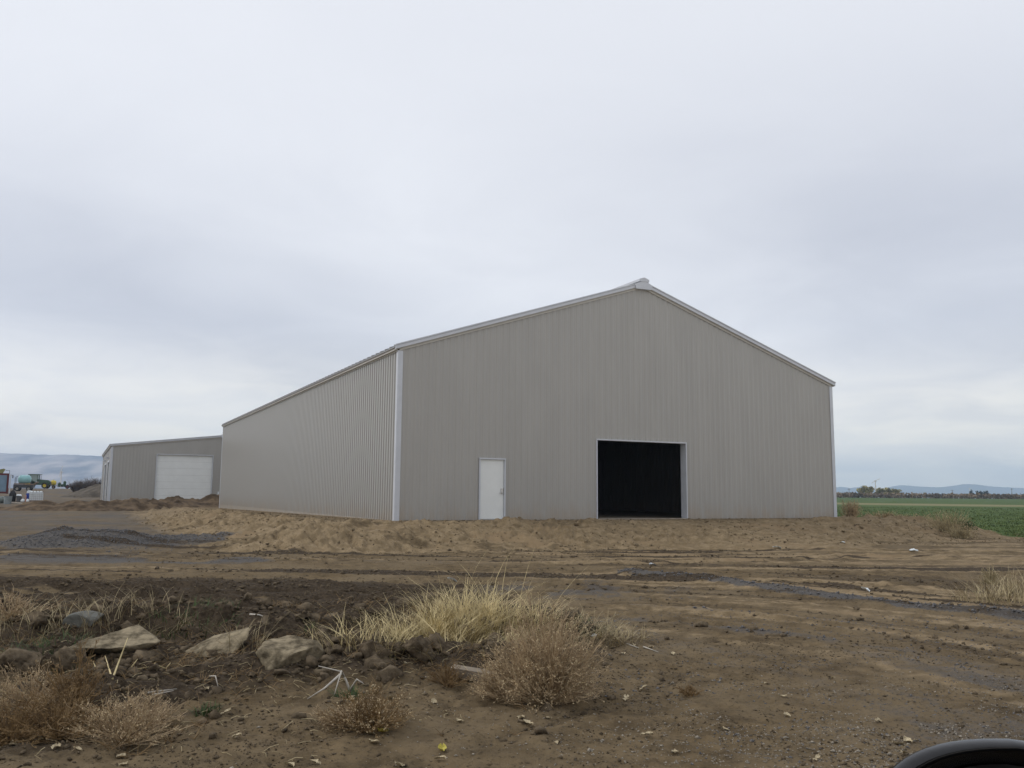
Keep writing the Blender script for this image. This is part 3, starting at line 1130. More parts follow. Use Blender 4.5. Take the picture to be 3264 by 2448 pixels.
def grass(name, spots, m, label, cat='grass', kind=None, group=None, seed=0):
    """spots: (x, y, spread, n, h, lean, width)"""
    r = random.Random(seed)
    v, f = [], []
    c0 = spots[0]
    z0 = gz(c0[0], c0[1])
    for (x, y, sp, n, h, lean, wd) in spots:
        for i in range(n):
            a = r.uniform(0, 2 * math.pi)
            q = sp * math.sqrt(r.random())
            bx, by = x + q * math.cos(a), y + q * math.sin(a) * .8
            # blades lean outward from the clump's centre
            az = a + r.gauss(0, .9)
            hh = h * r.uniform(.45, 1.15)
            blades(v, f, bx - c0[0], by - c0[1], gz(bx, by) - z0 - .02, hh, lean * r.uniform(.2, 1.5), az, wd * r.uniform(.6, 1.4), 4, r.uniform(1.4, 2.4), r.uniform(.0, .45))
    me = bpy.data.meshes.new(name)
    me.from_pydata(v, [], f)
    me.update()
    o = link(name, me, m, None, (c0[0], c0[1], z0))
    set_tags(o, label, cat, group, kind)
    return o


def leafmat(name, col, var=.3, scale=3., col2=None):
    m = mat(name, col, .75, var, scale, col2=col2, spec=.2)
    return m


STRAW = leafmat('dry_straw', (.43, .345, .170), .3, 5., (.56, .46, .25))
STRAW2 = leafmat('dull_straw', (.29, .235, .13), .3, 5., (.39, .32, .19))
GREEN = leafmat('green_blade', (.055, .085, .03), .3, 5.)
FIELDG = leafmat('crop_green', (.050, .080, .022), .35, .6, (.095, .125, .038))
RUST = leafmat('rusty_weed', (.17, .105, .048), .35, 6., (.23, .155, .075))
BROWN = leafmat('brown_twig', (.30, .215, .125), .3, 8., (.42, .32, .20))
PALEB = leafmat('pale_twig', (.42, .39, .34), .2, 8.)


def P2(px, py):
    a = at(px, py)
    return a[0], a[1]


gs = []
for (px, py, sp, n, h, le, wd) in [(930, 1385, .42, 420, .44, 1.1, .006), (985, 1375, .45, 560, .50, 1.0, .006), (1040, 1368, .45, 500, .47, 1.15, .006),
                                   (870, 1392, .38, 240, .42, .9, .006), (1100, 1372, .40, 300, .42, 1.1, .006), (800, 1390, .35, 110, .36, 1.1, .006),
                                   (1160, 1372, .35, 200, .34, 1.3, .006), (985, 1388, .75, 190, .28, 2.4, .006), (1070, 1380, .6, 130, .26, 2.4, .006), (985, 1368, .7, 22, .85, .5, .004), (1090, 1362, .5, 26, .85, .8, .005), (740, 1392, .3, 40, .34, 1.2, .005)]:
    x, y_ = P2(px, py)
    gs.append((x, y_, sp, n, h, le, wd))
grass('grass_clump', gs, STRAW, 'tall golden clump of dead grass in the middle foreground', 'grass', None, None, 1)
gs = []
for (px, py, sp, n, h, le, wd) in [(1230, 1370, .35, 170, .26, 1.6, .006), (1290, 1375, .35, 200, .24, 1.7, .006), (1345, 1382, .32, 150, .20, 1.8, .006), (1190, 1395, .3, 110, .22, 1.6, .006)]:
    x, y_ = P2(px, py)
    gs.append((x, y_, sp, n, h, le, wd))
grass('grass_clump', gs, STRAW2, 'low flattened dry grass trailing right behind the tumbleweed', 'grass', None, None, 2)
gs = []
for (px, py, sp, n, h, le, wd) in [(2180, 1300, .55, 150, .50, .8, .008), (2120, 1295, .5, 120, .36, 1.0, .008), (2220, 1290, .6, 170, .55, .7, .008), (2150, 1275, .4, 40, .6, .5, .007)]:
    x, y_ = P2(px, py)
    gs.append((x, y_, sp, n, h, le, wd))
grass('grass_clump', gs, STRAW2, 'dry weedy grass at the right edge beside the track', 'grass', None, None, 3)
for i, (px, py, sp, n, h, le, wd, lb) in enumerate([(245, 1365, .35, 60, .4, .9, .005, 'sparse bent dry stems behind the long flat slab'),
                                                    (330, 1352, .4, 60, .38, 1.2, .005, 'thin leaning dry stems between the two slabs'),
                                                    (145, 1372, .4, 90, .36, .9, .006, 'dry stems in front of the pale grey stone'),
                                                    (525, 1395, .25, 50, .36, .7, .005, 'few dry stems between the tilted slab and the boulder'),
                                                    (60, 1375, .5, 90, .30, 1.2, .006, 'flattened dry grass above the lump at the left edge'),
                                                    (20, 1340, .5, 70, .26, 1.2, .006, 'dry grass beside the track at the far left edge')]):
    x, y_ = P2(px, py)
    grass('grass_clump', [(x, y_, sp, n, h, le, wd)], STRAW2, lb, 'grass', None, None, 40 + i)
for i, (px, py, sp, n, h, lb) in enumerate([(447, 1538, .10, 120, .09, 'small green tuft of grass in the bare dirt at left'),
                                            (755, 1505, .12, 130, .11, 'green tuft of grass at the foot of the white branch'),
                                            (1262, 1345, .28, 110, .12, 'dark green weeds behind the flattened dry grass'),
                                            (420, 1350, .55, 260, .14, 'low grey green weeds behind the tilted slab'),
                                            (130, 1398, .55, 300, .16, 'low dull green weeds among the clods at far left'),
                                            (680, 1375, .12, 60, .14, 'little green sprout beside the rounded boulder')]):
    x, y_ = P2(px, py)
    grass('grass_tuft', [(x, y_, sp, n, h, .9, .007)], GREEN, lb, 'grass', None, None, 10 + i)


def bush(name, px, py, rx, hgt, n, m, label, seed, th=.0026, flat=1., seeds=900, cat='plant', squash=.9, smat=None):
    """twiggy rounded plant: forked stems springing from one root, with tiny seed bracts"""
    x, y, z = at(px, py)
    r = random.Random(seed)
    E0 = empty(name, (x, y, z), 0., label, cat)
    mb = MB()
    tips = []
    for i in range(n):
        az = r.uniform(0, 2 * math.pi)
        el = math.asin(min(1, r.random() ** .8 * .98 + .02))
        L = r.uniform(.66, 1.08) * (.72 + .36 * abs(math.sin(az * 1.7 + seed) + .5 * math.cos(el * 5 + az * 3.1 + seed * .7)))
        ex = math.cos(el) * math.cos(az) * rx * L
        ey_ = math.cos(el) * math.sin(az) * rx * squash * L
        ez = math.sin(el) * hgt * L * flat + .02
        p0 = Vector((r.gauss(0, .03), r.gauss(0, .03), -.02))
        p3 = Vector((ex, ey_, ez))
        mid = p3 * .5 + Vector((r.gauss(0, .05) * rx, r.gauss(0, .05) * rx, r.gauss(0, .04) * hgt))
        mid.z = max(.01, mid.z - .10 * hgt * (1 - math.sin(el)))
        q = p0 * .25 + mid * .75
        mb.tube([p0, q, p3], [th * 1.8, th * 1.2, th * .5], 3, False)
        for b in range(5):
            t = r.uniform(.35, .95)
            s0_ = q.lerp(p3, t) if t > .5 else p0.lerp(q, t * 1.6)
            dr_ = Vector((r.gauss(0, 1), r.gauss(0, 1), r.gauss(.35, .8))).normalized() + p3.normalized() * .7
            ln_ = r.uniform(.08, .24) * rx * 1.2
            e = s0_ + dr_ * ln_ * .7
            if e.z < 0:
                e.z = r.uniform(0, .03)
            k_ = s0_.lerp(e, .5) + Vector((r.gauss(0, .012), r.gauss(0, .012), r.gauss(0, .012)))
            mb.tube([s0_, k_, e], [th * .8, th * .6, th * .35], 3, False)
            tips.append((s0_, e))
    for i in range(max(6, n // 30)):
        az = r.uniform(0, 2 * math.pi)
        el = r.uniform(.15, 1.3)
        p = Vector((0, 0, -.02))
        pts = [p]
        for j in range(4):
            p = p + Vector((math.cos(az) * math.cos(el) * rx, math.sin(az) * math.cos(el) * rx * squash, math.sin(el) * hgt)) * .2 + Vector((r.gauss(0, .02), r.gauss(0, .02), r.gauss(.01, .015)))
            p.z = max(p.z, .005)
            pts.append(p)
        mb.tube(pts, [th * 2.6, th * 2.2, th * 1.8, th * 1.2, th * .6], 4, False)
    mb.build('twigs', m, E0)
    sb = MB()
    for i in range(seeds):
        a, b = tips[r.randrange(len(tips))]
        p = a.lerp(b, r.uniform(.2, 1.05))
        s_ = r.uniform(.004, .010)
        d = Vector((r.gauss(0, 1), r.gauss(0, 1), r.gauss(0, 1))).normalized()
        e = d.cross(Vector((r.gauss(0, 1), r.gauss(0, 1), r.gauss(0, 1)))).normalized()
        sb.add([p - d * s_, p + e * s_ * .5, p + d * s_, p - e * s_ * .5], [(0, 1, 2, 3)])
    sb.build('seed_bracts', smat or m, E0)
    return E0


SEED = leafmat('seed_bract', (.36, .27, .155), .35, 12., (.52, .42, .26))
bush('tumbleweed', 1178, 1512, .56, .72, 560, BROWN, 'big round brown tumbleweed in the middle foreground', 3, 0.0028, 1., 11000, smat=SEED)
bush('tumbleweed', 1085, 1508, .30, .34, 150, BROWN, 'small pale weed leaning against the left of the big tumbleweed', 4, .0024, 1., 1500, smat=SEED)
bush('dry_weed', 805, 1572, .34, .28, 190, RUST, 'low reddish brown weed lying right of centre left foreground', 5, .0028, 1., 1500, smat=SEED)
bush('dry_weed', 740, 1566, .26, .16, 80, BROWN, 'flat pale weed trailing left from the reddish weed', 6, .003, .8, 400, smat=SEED)
bush('dry_weed', 965, 1480, .22, .17, 90, RUST, 'small rusty weed just left of the big tumbleweed', 7, .0026, 1., 500)
bush('dry_weed', 265, 1600, .40, .28, 190, BROWN, 'pinkish brown twiggy weed in the left foreground', 8, .0025, 1., 3000, smat=SEED)
bush('dry_weed', 120, 1590, .42, .27, 150, RUST, 'orange brown weed at the bottom left, in front of taller weeds', 9, .0028, 1., 3500, smat=RUST)
bush('dry_weed', 20, 1600, .40, .25, 130, RUST, 'rusty weed cut by the left edge at the bottom', 10, .0028, 1., 2200, smat=RUST)
bush('dry_weed', 160, 1530, .32, .45, 120, RUST, 'tall orange weed on the earth mound at left', 11, .0028, 1., 3200, smat=RUST)
bush('dry_weed', 70, 1530, .38, .32, 110, BROWN, 'brown weed behind the orange one near the left edge', 12, .0028, 1., 1600, smat=SEED)
bush('dry_weed', 330, 1560, .28, .22, 110, BROWN, 'thin grey twigs spreading beside the pinkish weed', 13, .0022, 1., 300, smat=SEED)
bush('dry_weed', 20, 1335, .50, .28, 120, BROWN, 'pale brown weed by the track at the left edge', 14, .004, 1., 900, smat=SEED)
bush('dry_weed', 1490, 1502, .12, .05, 40, RUST, 'tiny flat rusty weed on the track right of the tumbleweed', 15, .0028, 1., 60)
bush('dry_weed', 2140, 1262, .22, .34, 70, STRAW2, 'dull grey green weed at the right edge beside dry grass', 16, .005, 1., 400, smat=GREEN)
# weeds along the field edge
for i, (px, py, Yd, rx, h, m_, lb) in enumerate([(1840, 1122, 43., .55, .85, BROWN, 'brown weed standing just right of the big building'),
                                                 (1905, 1122, 44., 1.0, .55, BROWN, 'low brown weed between the building and the bank end'),
                                                 (1975, 1124, 43., 1.1, .65, BROWN, 'dull weed behind the middle of the right earth bank'),
                                                 (2045, 1142, 38., 1.1, .95, STRAW2, 'pale dry weed at the end of the earth bank'),
                                                 (2075, 1150, 37., .7, .60, STRAW2, 'small pale weed past the end of the earth bank'),
                                                 (2085, 1145, 39., .5, .5, GREEN, 'green weed at the end of the earth bank'),
                                                 (1945, 1118, 46., .8, .7, GREEN, 'dark green weed in the field edge behind the bank')]):
    a, _, c = ray(px, py)
    r = random.Random(50 + i)
    x, y_ = a * Yd, Yd
    E0 = empty('field_weed', (x, y_, gz(x, y_)), 0., lb, 'plant')
    mb = MB()
    for j in range(170):
        az_ = r.uniform(0, 6.28)
        el = r.random()
        p3 = Vector((math.cos(az_) * rx * r.random(), math.sin(az_) * rx * r.random(), h * r.uniform(.35, 1.05)))
        p0 = Vector((p3.x * .4, p3.y * .4, -.03))
        mb.tube([p0, p0.lerp(p3, .5) + Vector((r.gauss(0, .05), r.gauss(0, .05), .04)), p3], [.010, .008, .003], 3, False)
    mb.build('stems', m_, E0)
    sb = MB()
    for j in range(700):
        az_ = r.uniform(0, 6.28)
        q = r.random() ** .6 * rx
        p = Vector((math.cos(az_) * q, math.sin(az_) * q, h * r.uniform(.1, 1.0) * (1 - .4 * q / rx)))
        s_ = r.uniform(.015, .04)
        d = Vector((r.gauss(0, 1), r.gauss(0, 1), r.gauss(0, 1))).normalized()
        e = d.cross(Vector((r.gauss(0, 1), r.gauss(0, 1), r.gauss(0, 1)))).normalized()
        sb.add([p - d * s_, p + e * s_ * .5, p + d * s_, p - e * s_ * .5], [(0, 1, 2, 3)])
    sb.build('leaves', m_, E0)


# white dead branch and other woody litter
def branch(name, pts_px, m, label, rad, seed, lift=.05, cat='branch'):
    r = random.Random(seed)
    first = at(*pts_px[0][0][:2])
    mb = MB()
    for chain in pts_px:
        pts = []
        for (px, py, hgt) in chain:
            a = at(px, py)
            pts.append((a[0] - first[0], a[1] - first[1], a[2] - first[2] + hgt))
        k_ = len(pts)
        mb.tube(pts, [rad * (1 - .7 * i / (k_ - 1)) for i in range(k_)], 6)
    o = mb.build(name, m, None, first, True)
    set_tags(o, label, cat)
    return o


branch('dead_branch', [[(757, 1500, .02), (745, 1495, .12), (733, 1500, .19), (686, 1490, .20)],
                       [(742, 1497, .14), (736, 1505, .21), (722, 1508, .03)],
                       [(736, 1498, .17), (700, 1505, .08), (664, 1512, .02)],
                       [(755, 1500, .03), (770, 1500, .13), (785, 1502, .10)]], PALEB, 'bare white dead branch lying on the dirt left of the reddish weed', .011, 1)
branch('dead_branch', [[(540, 1330, .02), (560, 1334, .04), (585, 1336, .03)]], PALEB, 'thin white stick at the edge of the dark track', .012, 2)
for i, (ch, lb) in enumerate([([[(215, 1458, .0), (200, 1450, .10)], [(243, 1462, .0), (225, 1445, .14)], [(243, 1462, 0), (262, 1448, .18), (272, 1440, .26)]], 'splayed pale broken stalks below the long flat slab'),
                              ([[(276, 1450, .01), (322, 1440, .03)], [(278, 1446, .01), (296, 1440, .10)]], 'thick pale stalk end right of the splayed stalks'),
                              ([[(334, 1440, .05), (340, 1448, .0)], [(336, 1440, .04), (358, 1446, .02), (368, 1438, .05)]], 'bent pale stalk near the middle slab'),
                              ([[(320, 1500, .02), (382, 1492, .03)], [(330, 1500, .02), (375, 1498, .03)]], 'bundle of thin grey sticks on the bare dirt at left'),
                              ([[(452, 1464, .02), (465, 1470, .05), (472, 1485, .0)]], 'small forked white twig below the middle slab'),
                              ([[(1355, 1392, .01), (1380, 1404, .03)]], 'short pale stick near the end of the flattened grass'),
                              ([[(1390, 1397, .01), (1422, 1412, .02)]], 'grey stick lying at the edge of the right track')]):
    branch('dry_stalk', ch, STRAW if i < 3 else PALEB, lb, .009, 20 + i, cat='stalk')

# matted dead weeds on the dug mound
r = random.Random(311)
mb = MB()
cnt = 0
while cnt < 1300:
    x, y_ = r.uniform(-6.5, .6), r.uniform(6.0, 12.6)
    q = fbm(np.array([x * 1.1]), np.array([y_ * 1.1]), 3, .5, 44)[0]
    if q < .50 or (x > -1.6 and y_ < 8.2) or (y_ < 7.6 and x > -2.2):
        if r.random() > .02:
            continue
    cnt += 1
    p = Vector((x, y_, gz(x, y_)))
    for j in range(3):
        an = r.uniform(0, 6.28)
        L = r.uniform(.04, .17)
        d = Vector((math.cos(an), math.sin(an), r.uniform(.05, .9))) * L
        mb.tube([p, p + d * .55 + Vector((r.gauss(0, .01), r.gauss(0, .01), .012)), p + d], [.0024, .0019, .0009], 3, False)
o = mb.build('dead_weeds', RUST)
set_tags(o, 'matted dead weed stems over the dug earth at left', None, None, 'stuff')

# straw litter
r = random.Random(91)
mb = MB()
for i in range(620):
    px = r.uniform(-30, 1380)
    py = r.choice([r.gauss(1425, 30), r.gauss(1480, 40), r.gauss(1560, 50)])
    if py > 1650 or (px > 1000 and py > 1420) or (px > 700 and py > 1560):
        continue
    a = at(px, py)
    an = r.uniform(0, 3.14)
    L = r.uniform(.02, .14)
    d = Vector((math.cos(an), math.sin(an), r.gauss(.05, .15))) * L
    p = Vector(a) + Vector((0, 0, .012))
    mb.tube([p - d * .5, p + Vector((r.gauss(0, .01), r.gauss(0, .01), .008)), p + d * .5], r.uniform(.0012, .003), 3, False)
o = mb.build('straw_litter', STRAW2)
set_tags(o, 'bits of broken straw strewn over the dug earth', None, None, 'stuff')

# leaves and scraps
LEAF = leafmat('dry_leaf', (.36, .29, .18), .3, 9., (.46, .39, .26))
LEAFY = leafmat('yellow_leaf', (.42, .36, .08), .2, 9.)
PAPER = leafmat('paper_scrap', (.62, .66, .68), .1, 9.)


def leaf_mesh(seed):
    r = np.random.default_rng(seed)
    nu, nv = 7, 5
    V_ = []
    for i in range(nu):
        t = i / (nu - 1)
        w_ = .36 * math.sin(math.pi * (t * .92 + .04)) ** .7 * (1 + .25 * r.normal())
        for j in range(nv):
            s_ = j / (nv - 1) * 2 - 1
            V_.append((t - .5, s_ * w_ + .05 * math.sin(t * 4), .16 * s_ * s_ + .12 * math.sin(t * 3.1 + seed) + .03 * r.normal()))
    V_ = np.array(V_)
    V_[:, 2] -= V_[:, 2].min()
    return np_mesh('leaf', V_, grid_faces(nu, nv), 4)


LM = [leaf_mesh(i) for i in range(6)]
LMY = leaf_mesh(9)
LMP = leaf_mesh(12)
for m_ in LM:
    m_.materials.append(LEAF)
LMY.materials.append(LEAFY)
LMP.materials.append(PAPER)
r = random.Random(17)


def leaf(name, px, py, size, me, label, cat, group=None):
    x, y_, z = at(px, py)
    o = link(name, me, None, None, (x, y_, z + .006))
    o.rotation_euler = (r.gauss(0, .15), r.gauss(0, .15), r.uniform(0, 6.28))
    o.scale = (size, size, size)
    set_tags(o, label, cat, group)


grp = [
    ('pale dry leaf lying on the bare track right of the tumbleweed', 'pale leaves on the right track',
     [(1454, 1414), (1348, 1414), (1407, 1399), (1323, 1400), (1391, 1490), (1352, 1511), (1294, 1568), (1397, 1592), (1457, 1624), (1567, 1576), (1692, 1506), (1655, 1477), (1701, 1548), (1765, 1641),
      (1897, 1559), (1961, 1602), (1981, 1603), (1940, 1606), (1951, 1630), (1799, 1466), (1141, 1566), (1185, 1551), (1205, 1605), (1124, 1554), (992, 1557), (1370, 1395)]),
    ('pale dry leaf lying on the dirt at the left, among the weeds', 'pale leaves among the left weeds',
     [(98, 1580), (92, 1593), (261, 1635), (488, 1542), (447, 1491), (511, 1593), (267, 1654), (336, 1609), (170, 1617), (120, 1616), (624, 1656), (680, 1650), (875, 1434), (938, 1517), (842, 1508), (760, 1510),
      (808, 1605), (803, 1587), (807, 1606), (950, 1641), (861, 1654), (962, 1540), (30, 1610), (205, 1598)]),
]


def leaf_words(px, py):
    if px > 1880:
        return 'pale dry leaf on the gravel just left of the car mirror'
    if px > 1600:
        return 'pale dry leaf far out on the bare track, right of centre'
    if px > 1300 and py < 1430:
        return 'pale dry leaf near the end of the flattened grass'
    if px > 1250 and py < 1530:
        return 'pale dry leaf on the track just right of the tumbleweed'
    if px > 1250:
        return 'pale dry leaf on the gravel at the bottom, right of the tumbleweed'
    if px > 960:
        return 'pale dry leaf on the bare ground below the tumbleweed'
    if px > 700 and py > 1570:
        return 'pale dry leaf at the bottom near the reddish weed'
    if px > 700:
        return 'pale dry leaf between the reddish weed and the earth clods'
    if px > 400:
        return 'pale dry leaf on the bare dirt left of the reddish weed'
    if px > 220:
        return 'pale dry leaf at the foot of the pinkish brown weed'
    return 'pale dry leaf under the rusty weeds at bottom left'


for lb, g, pts in grp:
    for (px, py) in pts:
        w_ = leaf_words(px, py)
        leaf('fallen_leaf', px, py, r.uniform(.045, .085), r.choice(LM), w_, 'leaf', w_.replace('pale dry leaf', 'leaves'))
leaf('fallen_leaf', 956, 1618, .09, LMY, 'yellow leaf on the bare dirt at the bottom', 'leaf')
leaf('fallen_leaf', 827, 1584, .10, LMY, 'yellowish leaf at the foot of the reddish weed', 'leaf')
leaf('litter_scrap', 1679, 1185, .26, LMP, 'pale blue scrap of plastic below the earth bank', 'litter')
leaf('litter_scrap', 1974, 1189, .26, LMP, 'white scrap of paper in front of the right earth bank', 'litter')
leaf('litter_scrap', 1409, 1220, .20, LMP, 'white scrap of paper in the middle of the yard', 'litter')
leaf('litter_scrap', 1820, 1173, .22, LMP, 'tiny white scrap at the foot of the earth bank', 'litter')
leaf('litter_scrap', 1869, 1277, .20, LMP, 'small white scrap beside the gravel windrow', 'litter')
leaf('litter_scrap', 976, 1255, .20, LMP, 'small white scrap on the track behind the golden grass', 'litter')
leaf('litter_scrap', 1278, 1380, .16, LMP, 'white scrap caught behind the tumbleweed', 'litter')

# crop stubble in the field
n = 9000
fy = 34 + 95 * r_.random(n) ** 1.7
fx = fy * r_.uniform(.33, .68, n)
_, _, _, _, fm = ground(fx, fy, True)
k = fm > .6
fx, fy = fx[k], fy[k]
fz = ground(fx, fy)
rr = random.Random(5)
v, f = [], []
for i in range(len(fx)):
    for j in range(4):
        blades(v, f, fx[i] + rr.gauss(0, .12), fy[i] + rr.gauss(0, .12), fz[i] - .02, rr.uniform(.05, .15), .6, rr.uniform(0, 6.28), .05, 2)
me = bpy.data.meshes.new('crop')
me.from_pydata(v, [], f)
me.update()
o = link('crop', me, FIELDG)
set_tags(o, 'short green crop growing in the field at right', None, None, 'stuff')


# ------------------------------------------------------------------ far rows of bushes and trees at right
def crown(mb, c, rad, n, s0, r, bias=.0):
    for i in range(n):
        d = Vector((r.gauss(0, 1), r.gauss(0, 1), r.gauss(0, 1))).normalized() * r.random() ** .4
        p = Vector((c[0] + d.x * rad[0], c[1] + d.y * rad[1], c[2] + d.z * rad[2]))
        s_ = s0 * r.uniform(.5, 1.4)
        u = Vector((r.gauss(0, 1), r.gauss(0, 1), r.gauss(0, 1))).normalized()
        v_ = u.cross(Vector((r.gauss(0, 1), r.gauss(0, 1), r.gauss(0, 1)))).normalized()
        mb.add([p - u * s_, p + v_ * s_ * .8, p + u * s_, p - v_ * s_ * .8], [(0, 1, 2, 3)])


ORCH = leafmat('autumn_orchard', (.150, .108, .072), .5, .09, (.20, .15, .10))
r = random.Random(23)
mb = MB()
for row in range(3):
    Yr = 402 + row * 9
    x = 90.
    while x < 300:
        h = r.uniform(2.0, 2.6)
        crown(mb, (x, Yr + r.gauss(0, .5) + (x - 190) * .02, 1.5 + h * .5), (r.uniform(.8, 1.3), .8, h * .55), 26, .45, r)
        x += r.uniform(.9, 1.6)
o = mb.build('orchard_rows', ORCH)
set_tags(o, 'brown autumn orchard rows along the far edge of the field', None, None, 'stuff')


def tree(name, x, y_, h, rx, m, label, seed, n=420, group='trees on the horizon', leaf_s=.3, trunk_h=.35):
    r = random.Random(seed)
    z = gz(x, y_)
    E0 = empty(name, (x, y_, z - .05), 0., label, 'tree', group)
    mb = MB()
    mb.tube([(0, 0, 0), (.05, 0, h * .3), (0, .05, h * .7)], [h * .03, h * .022, h * .008], 6)
    for i in range(5):
        a = r.uniform(0, 6.28)
        mb.tube([(0, 0, h * r.uniform(.2, .5)), (math.cos(a) * rx * .4, math.sin(a) * rx * .4, h * .6), (math.cos(a) * rx * .8, math.sin(a) * rx * .8, h * .8)], [h * .014, h * .009, h * .003], 4)
    mb.build('trunk', mat('bark', (.07, .055, .042), .9, .2), E0)
    cb = MB()
    for i in range(9):
        a = r.uniform(0, 6.28)
        q = rx * r.uniform(.2, .62)
        crown(cb, (math.cos(a) * q, math.sin(a) * q, h * r.uniform(trunk_h, .82)), (rx * .45, rx * .45, h * .18), n // 9, leaf_s, r)
    cb.build('crown', m, E0)
    return E0


YEL = leafmat('yellowing_leaves', (.23, .205, .085), .4, .3, (.31, .27, .11))
DKG = leafmat('dark_leaves', (.035, .042, .028), .4, .3)


def fxy(pxf, Yd):
    a, _, c = ray(pxf / 1.47556, 1580 / 1.47556)
    return a * Yd, Yd


for i, (pf, Yd, h, rx, lb) in enumerate([(2752, 432, 6.4, 3.6, 'yellow green tree, leftmost of the clump near the white tower'), (2778, 436, 6.2, 3.4, 'yellow green tree second from left in the far clump'),
                                         (2806, 440, 5.6, 3.6, 'greenish tree in the middle of the far clump'), (2836, 436, 5.4, 3.4, 'yellowish tree, second from right in the far clump'), (2858, 432, 4.9, 3.2, 'yellow tree, rightmost of the far clump')]):
    x, y_ = fxy(pf, Yd)
    tree('far_tree', x, y_, h, rx, YEL, lb, 60 + i, 520, 'yellow trees beyond the field', .36)
for i, (pf, Yd, h, rx, lb) in enumerate([(3096, 560, 5.6, 1.6, 'small dark tree left of the dark group on the horizon'), (3120, 560, 5.4, 2.0, 'dark tree, left one of the horizon group'), (3130, 565, 5.2, 2.4, 'dark tree in the middle of the horizon group'), (3143, 560, 5.6, 2.0, 'dark tree, right one of the horizon group')]):
    x, y_ = fxy(pf, Yd)
    tree('far_tree', x, y_, h, rx, DKG, lb, 80 + i, 300, 'dark trees on the horizon', .4)

POLE = mat('pale_pole', (.66, .66, .66), .5, .08, 2)
WOODP = mat('pole_wood', (.12, .09, .07), .8, .2, 3)


def wind_machine(px, base_py, top_py, Yd, label, blade_ang, seed):
    a, _, c = ray(px, base_py)
    x, y_ = a * Yd, Yd
    z0 = gz(x, y_)
    _, _, c2 = ray(px, top_py)
    h = CAMZ + c2 * Yd - z0
    E0 = empty('wind_machine', (x, y_, z0), 0., label, 'wind machine')
    MB().tube([(0, 0, -.1), (0, 0, h * .6), (0, 0, h)], [.42, .36, .30], 10).build('tower', POLE, E0)
    MB().box(-.45, .45, -.6, .5, h, h + .6).build('gearbox', POLE, E0)
    for s_ in (0, math.pi):
        an = blade_ang + s_
        L = 3.0
        d = Vector((math.cos(an), 0, math.sin(an)))
        e = Vector((-d.z, 0, d.x))
        p = Vector((0, -.75, h + .35))
        mb = MB()
        mb.hexa([p - e * .16, p + d * L - e * .12, p + d * L - e * .12 + Vector((0, .06, 0)), p - e * .16 + Vector((0, .12, 0)),
                 p + e * .16, p + d * L + e * .12, p + d * L + e * .12 + Vector((0, .06, 0)), p + e * .16 + Vector((0, .12, 0))])
        mb.build('blade', POLE, E0)
    return E0


wind_machine(1892, 1066, 1040, 520, 'white orchard wind machine tower standing by the yellow trees', R(28), 1)
wind_machine(130, 1056, 1021, 430, 'white wind machine tower rising behind the tractors', R(75), 2)
for i, (pf, topf, Yd, m_, lb) in enumerate([(3226, 1556, 640, WOODP, 'utility pole near the right edge of the horizon'), (3092, 1555, 600, POLE, 'pale pole beside the small dark tree on the horizon'),
                                            (2707, 1557, 620, WOODP, 'utility pole left of the yellow trees'), (3036, 1561, 640, WOODP, 'short utility pole between the yellow and the dark trees')]):
    x, y_ = fxy(pf, Yd)
    z0 = gz(x, y_)
    _, _, c2 = ray(pf / 1.47556, topf / 1.47556)
    h = CAMZ + c2 * Yd - z0
    E0 = empty('utility_pole', (x, y_, z0), 0., lb, 'pole')
    MB().tube([(0, 0, -.1), (0, 0, h)], [.2, .14], 8).build('post', m_, E0)
    MB().box(-1.1, 1.1, -.08, .08, h - .75, h - .57).build('crossarm', m_, E0)

# ------------------------------------------------------------------ farm equipment in the left distance
GRNP = mat('green_paint', (.018, .060, .024), .4, .15, 2., spec=.5)
YELP = mat('yellow_paint', (.55, .42, .03), .45, .1, 2., spec=.4)
RUBB = mat('tyre_rubber', (.022, .021, .020), .85, .2, 6)
GLASS = mat('cab_glass', (.16, .22, .21), .08, .05, 2., spec=.6)
TEAL = mat('tank_teal', (.26, .47, .48), .4, .08, 2.)
REDP = mat('red_paint', (.10, .022, .026), .5, .15, 3.)
BLUEP = mat('blue_panel', (.17, .25, .33), .6, .15, 1.5)
RUST2 = mat('rusty_frame', (.20, .15, .11), .8, .3, 3.)
WHITEP = mat('white_plastic', (.68, .72, .74), .45, .06, 3.)
BLUEDR = mat('blue_plastic', (.02, .05, .28), .45, .1, 3.)
GREYPL = mat('grey_plastic', (.10, .10, .105), .6, .15, 3.)
BLACKT = mat('black_sheet', (.02, .019, .02), .6, .3, 3., .4, 6)


def gxy(pxf, Yd):
    a, _, c = ray(pxf / 1.47556, 1580 / 1.47556)
    x = a * Yd
    return x, Yd, gz(x, Yd)


def wheel(E0, x, y, r, wd, rimc, name='wheel'):
    t = MB().lathe([(y - wd / 2, r * .55), (y - wd / 2, r * .92), (y - wd * .35, r), (y + wd * .35, r), (y + wd / 2, r * .92), (y + wd / 2, r * .55), (y - wd / 2, r * .55)], 24, 'y', (x, 0, r))
    w_ = t.build(name, RUBB, E0)
    MB().lathe([(y - wd * .42, .001), (y - wd * .46, r * .2), (y - wd * .25, r * .3), (y - wd * .49, r * .6), (y + wd * .49, r * .6), (y + wd * .3, r * .3), (y + wd * .4, .001)], 20, 'y', (x, 0, r)).build('rim', rimc, w_)
    return w_


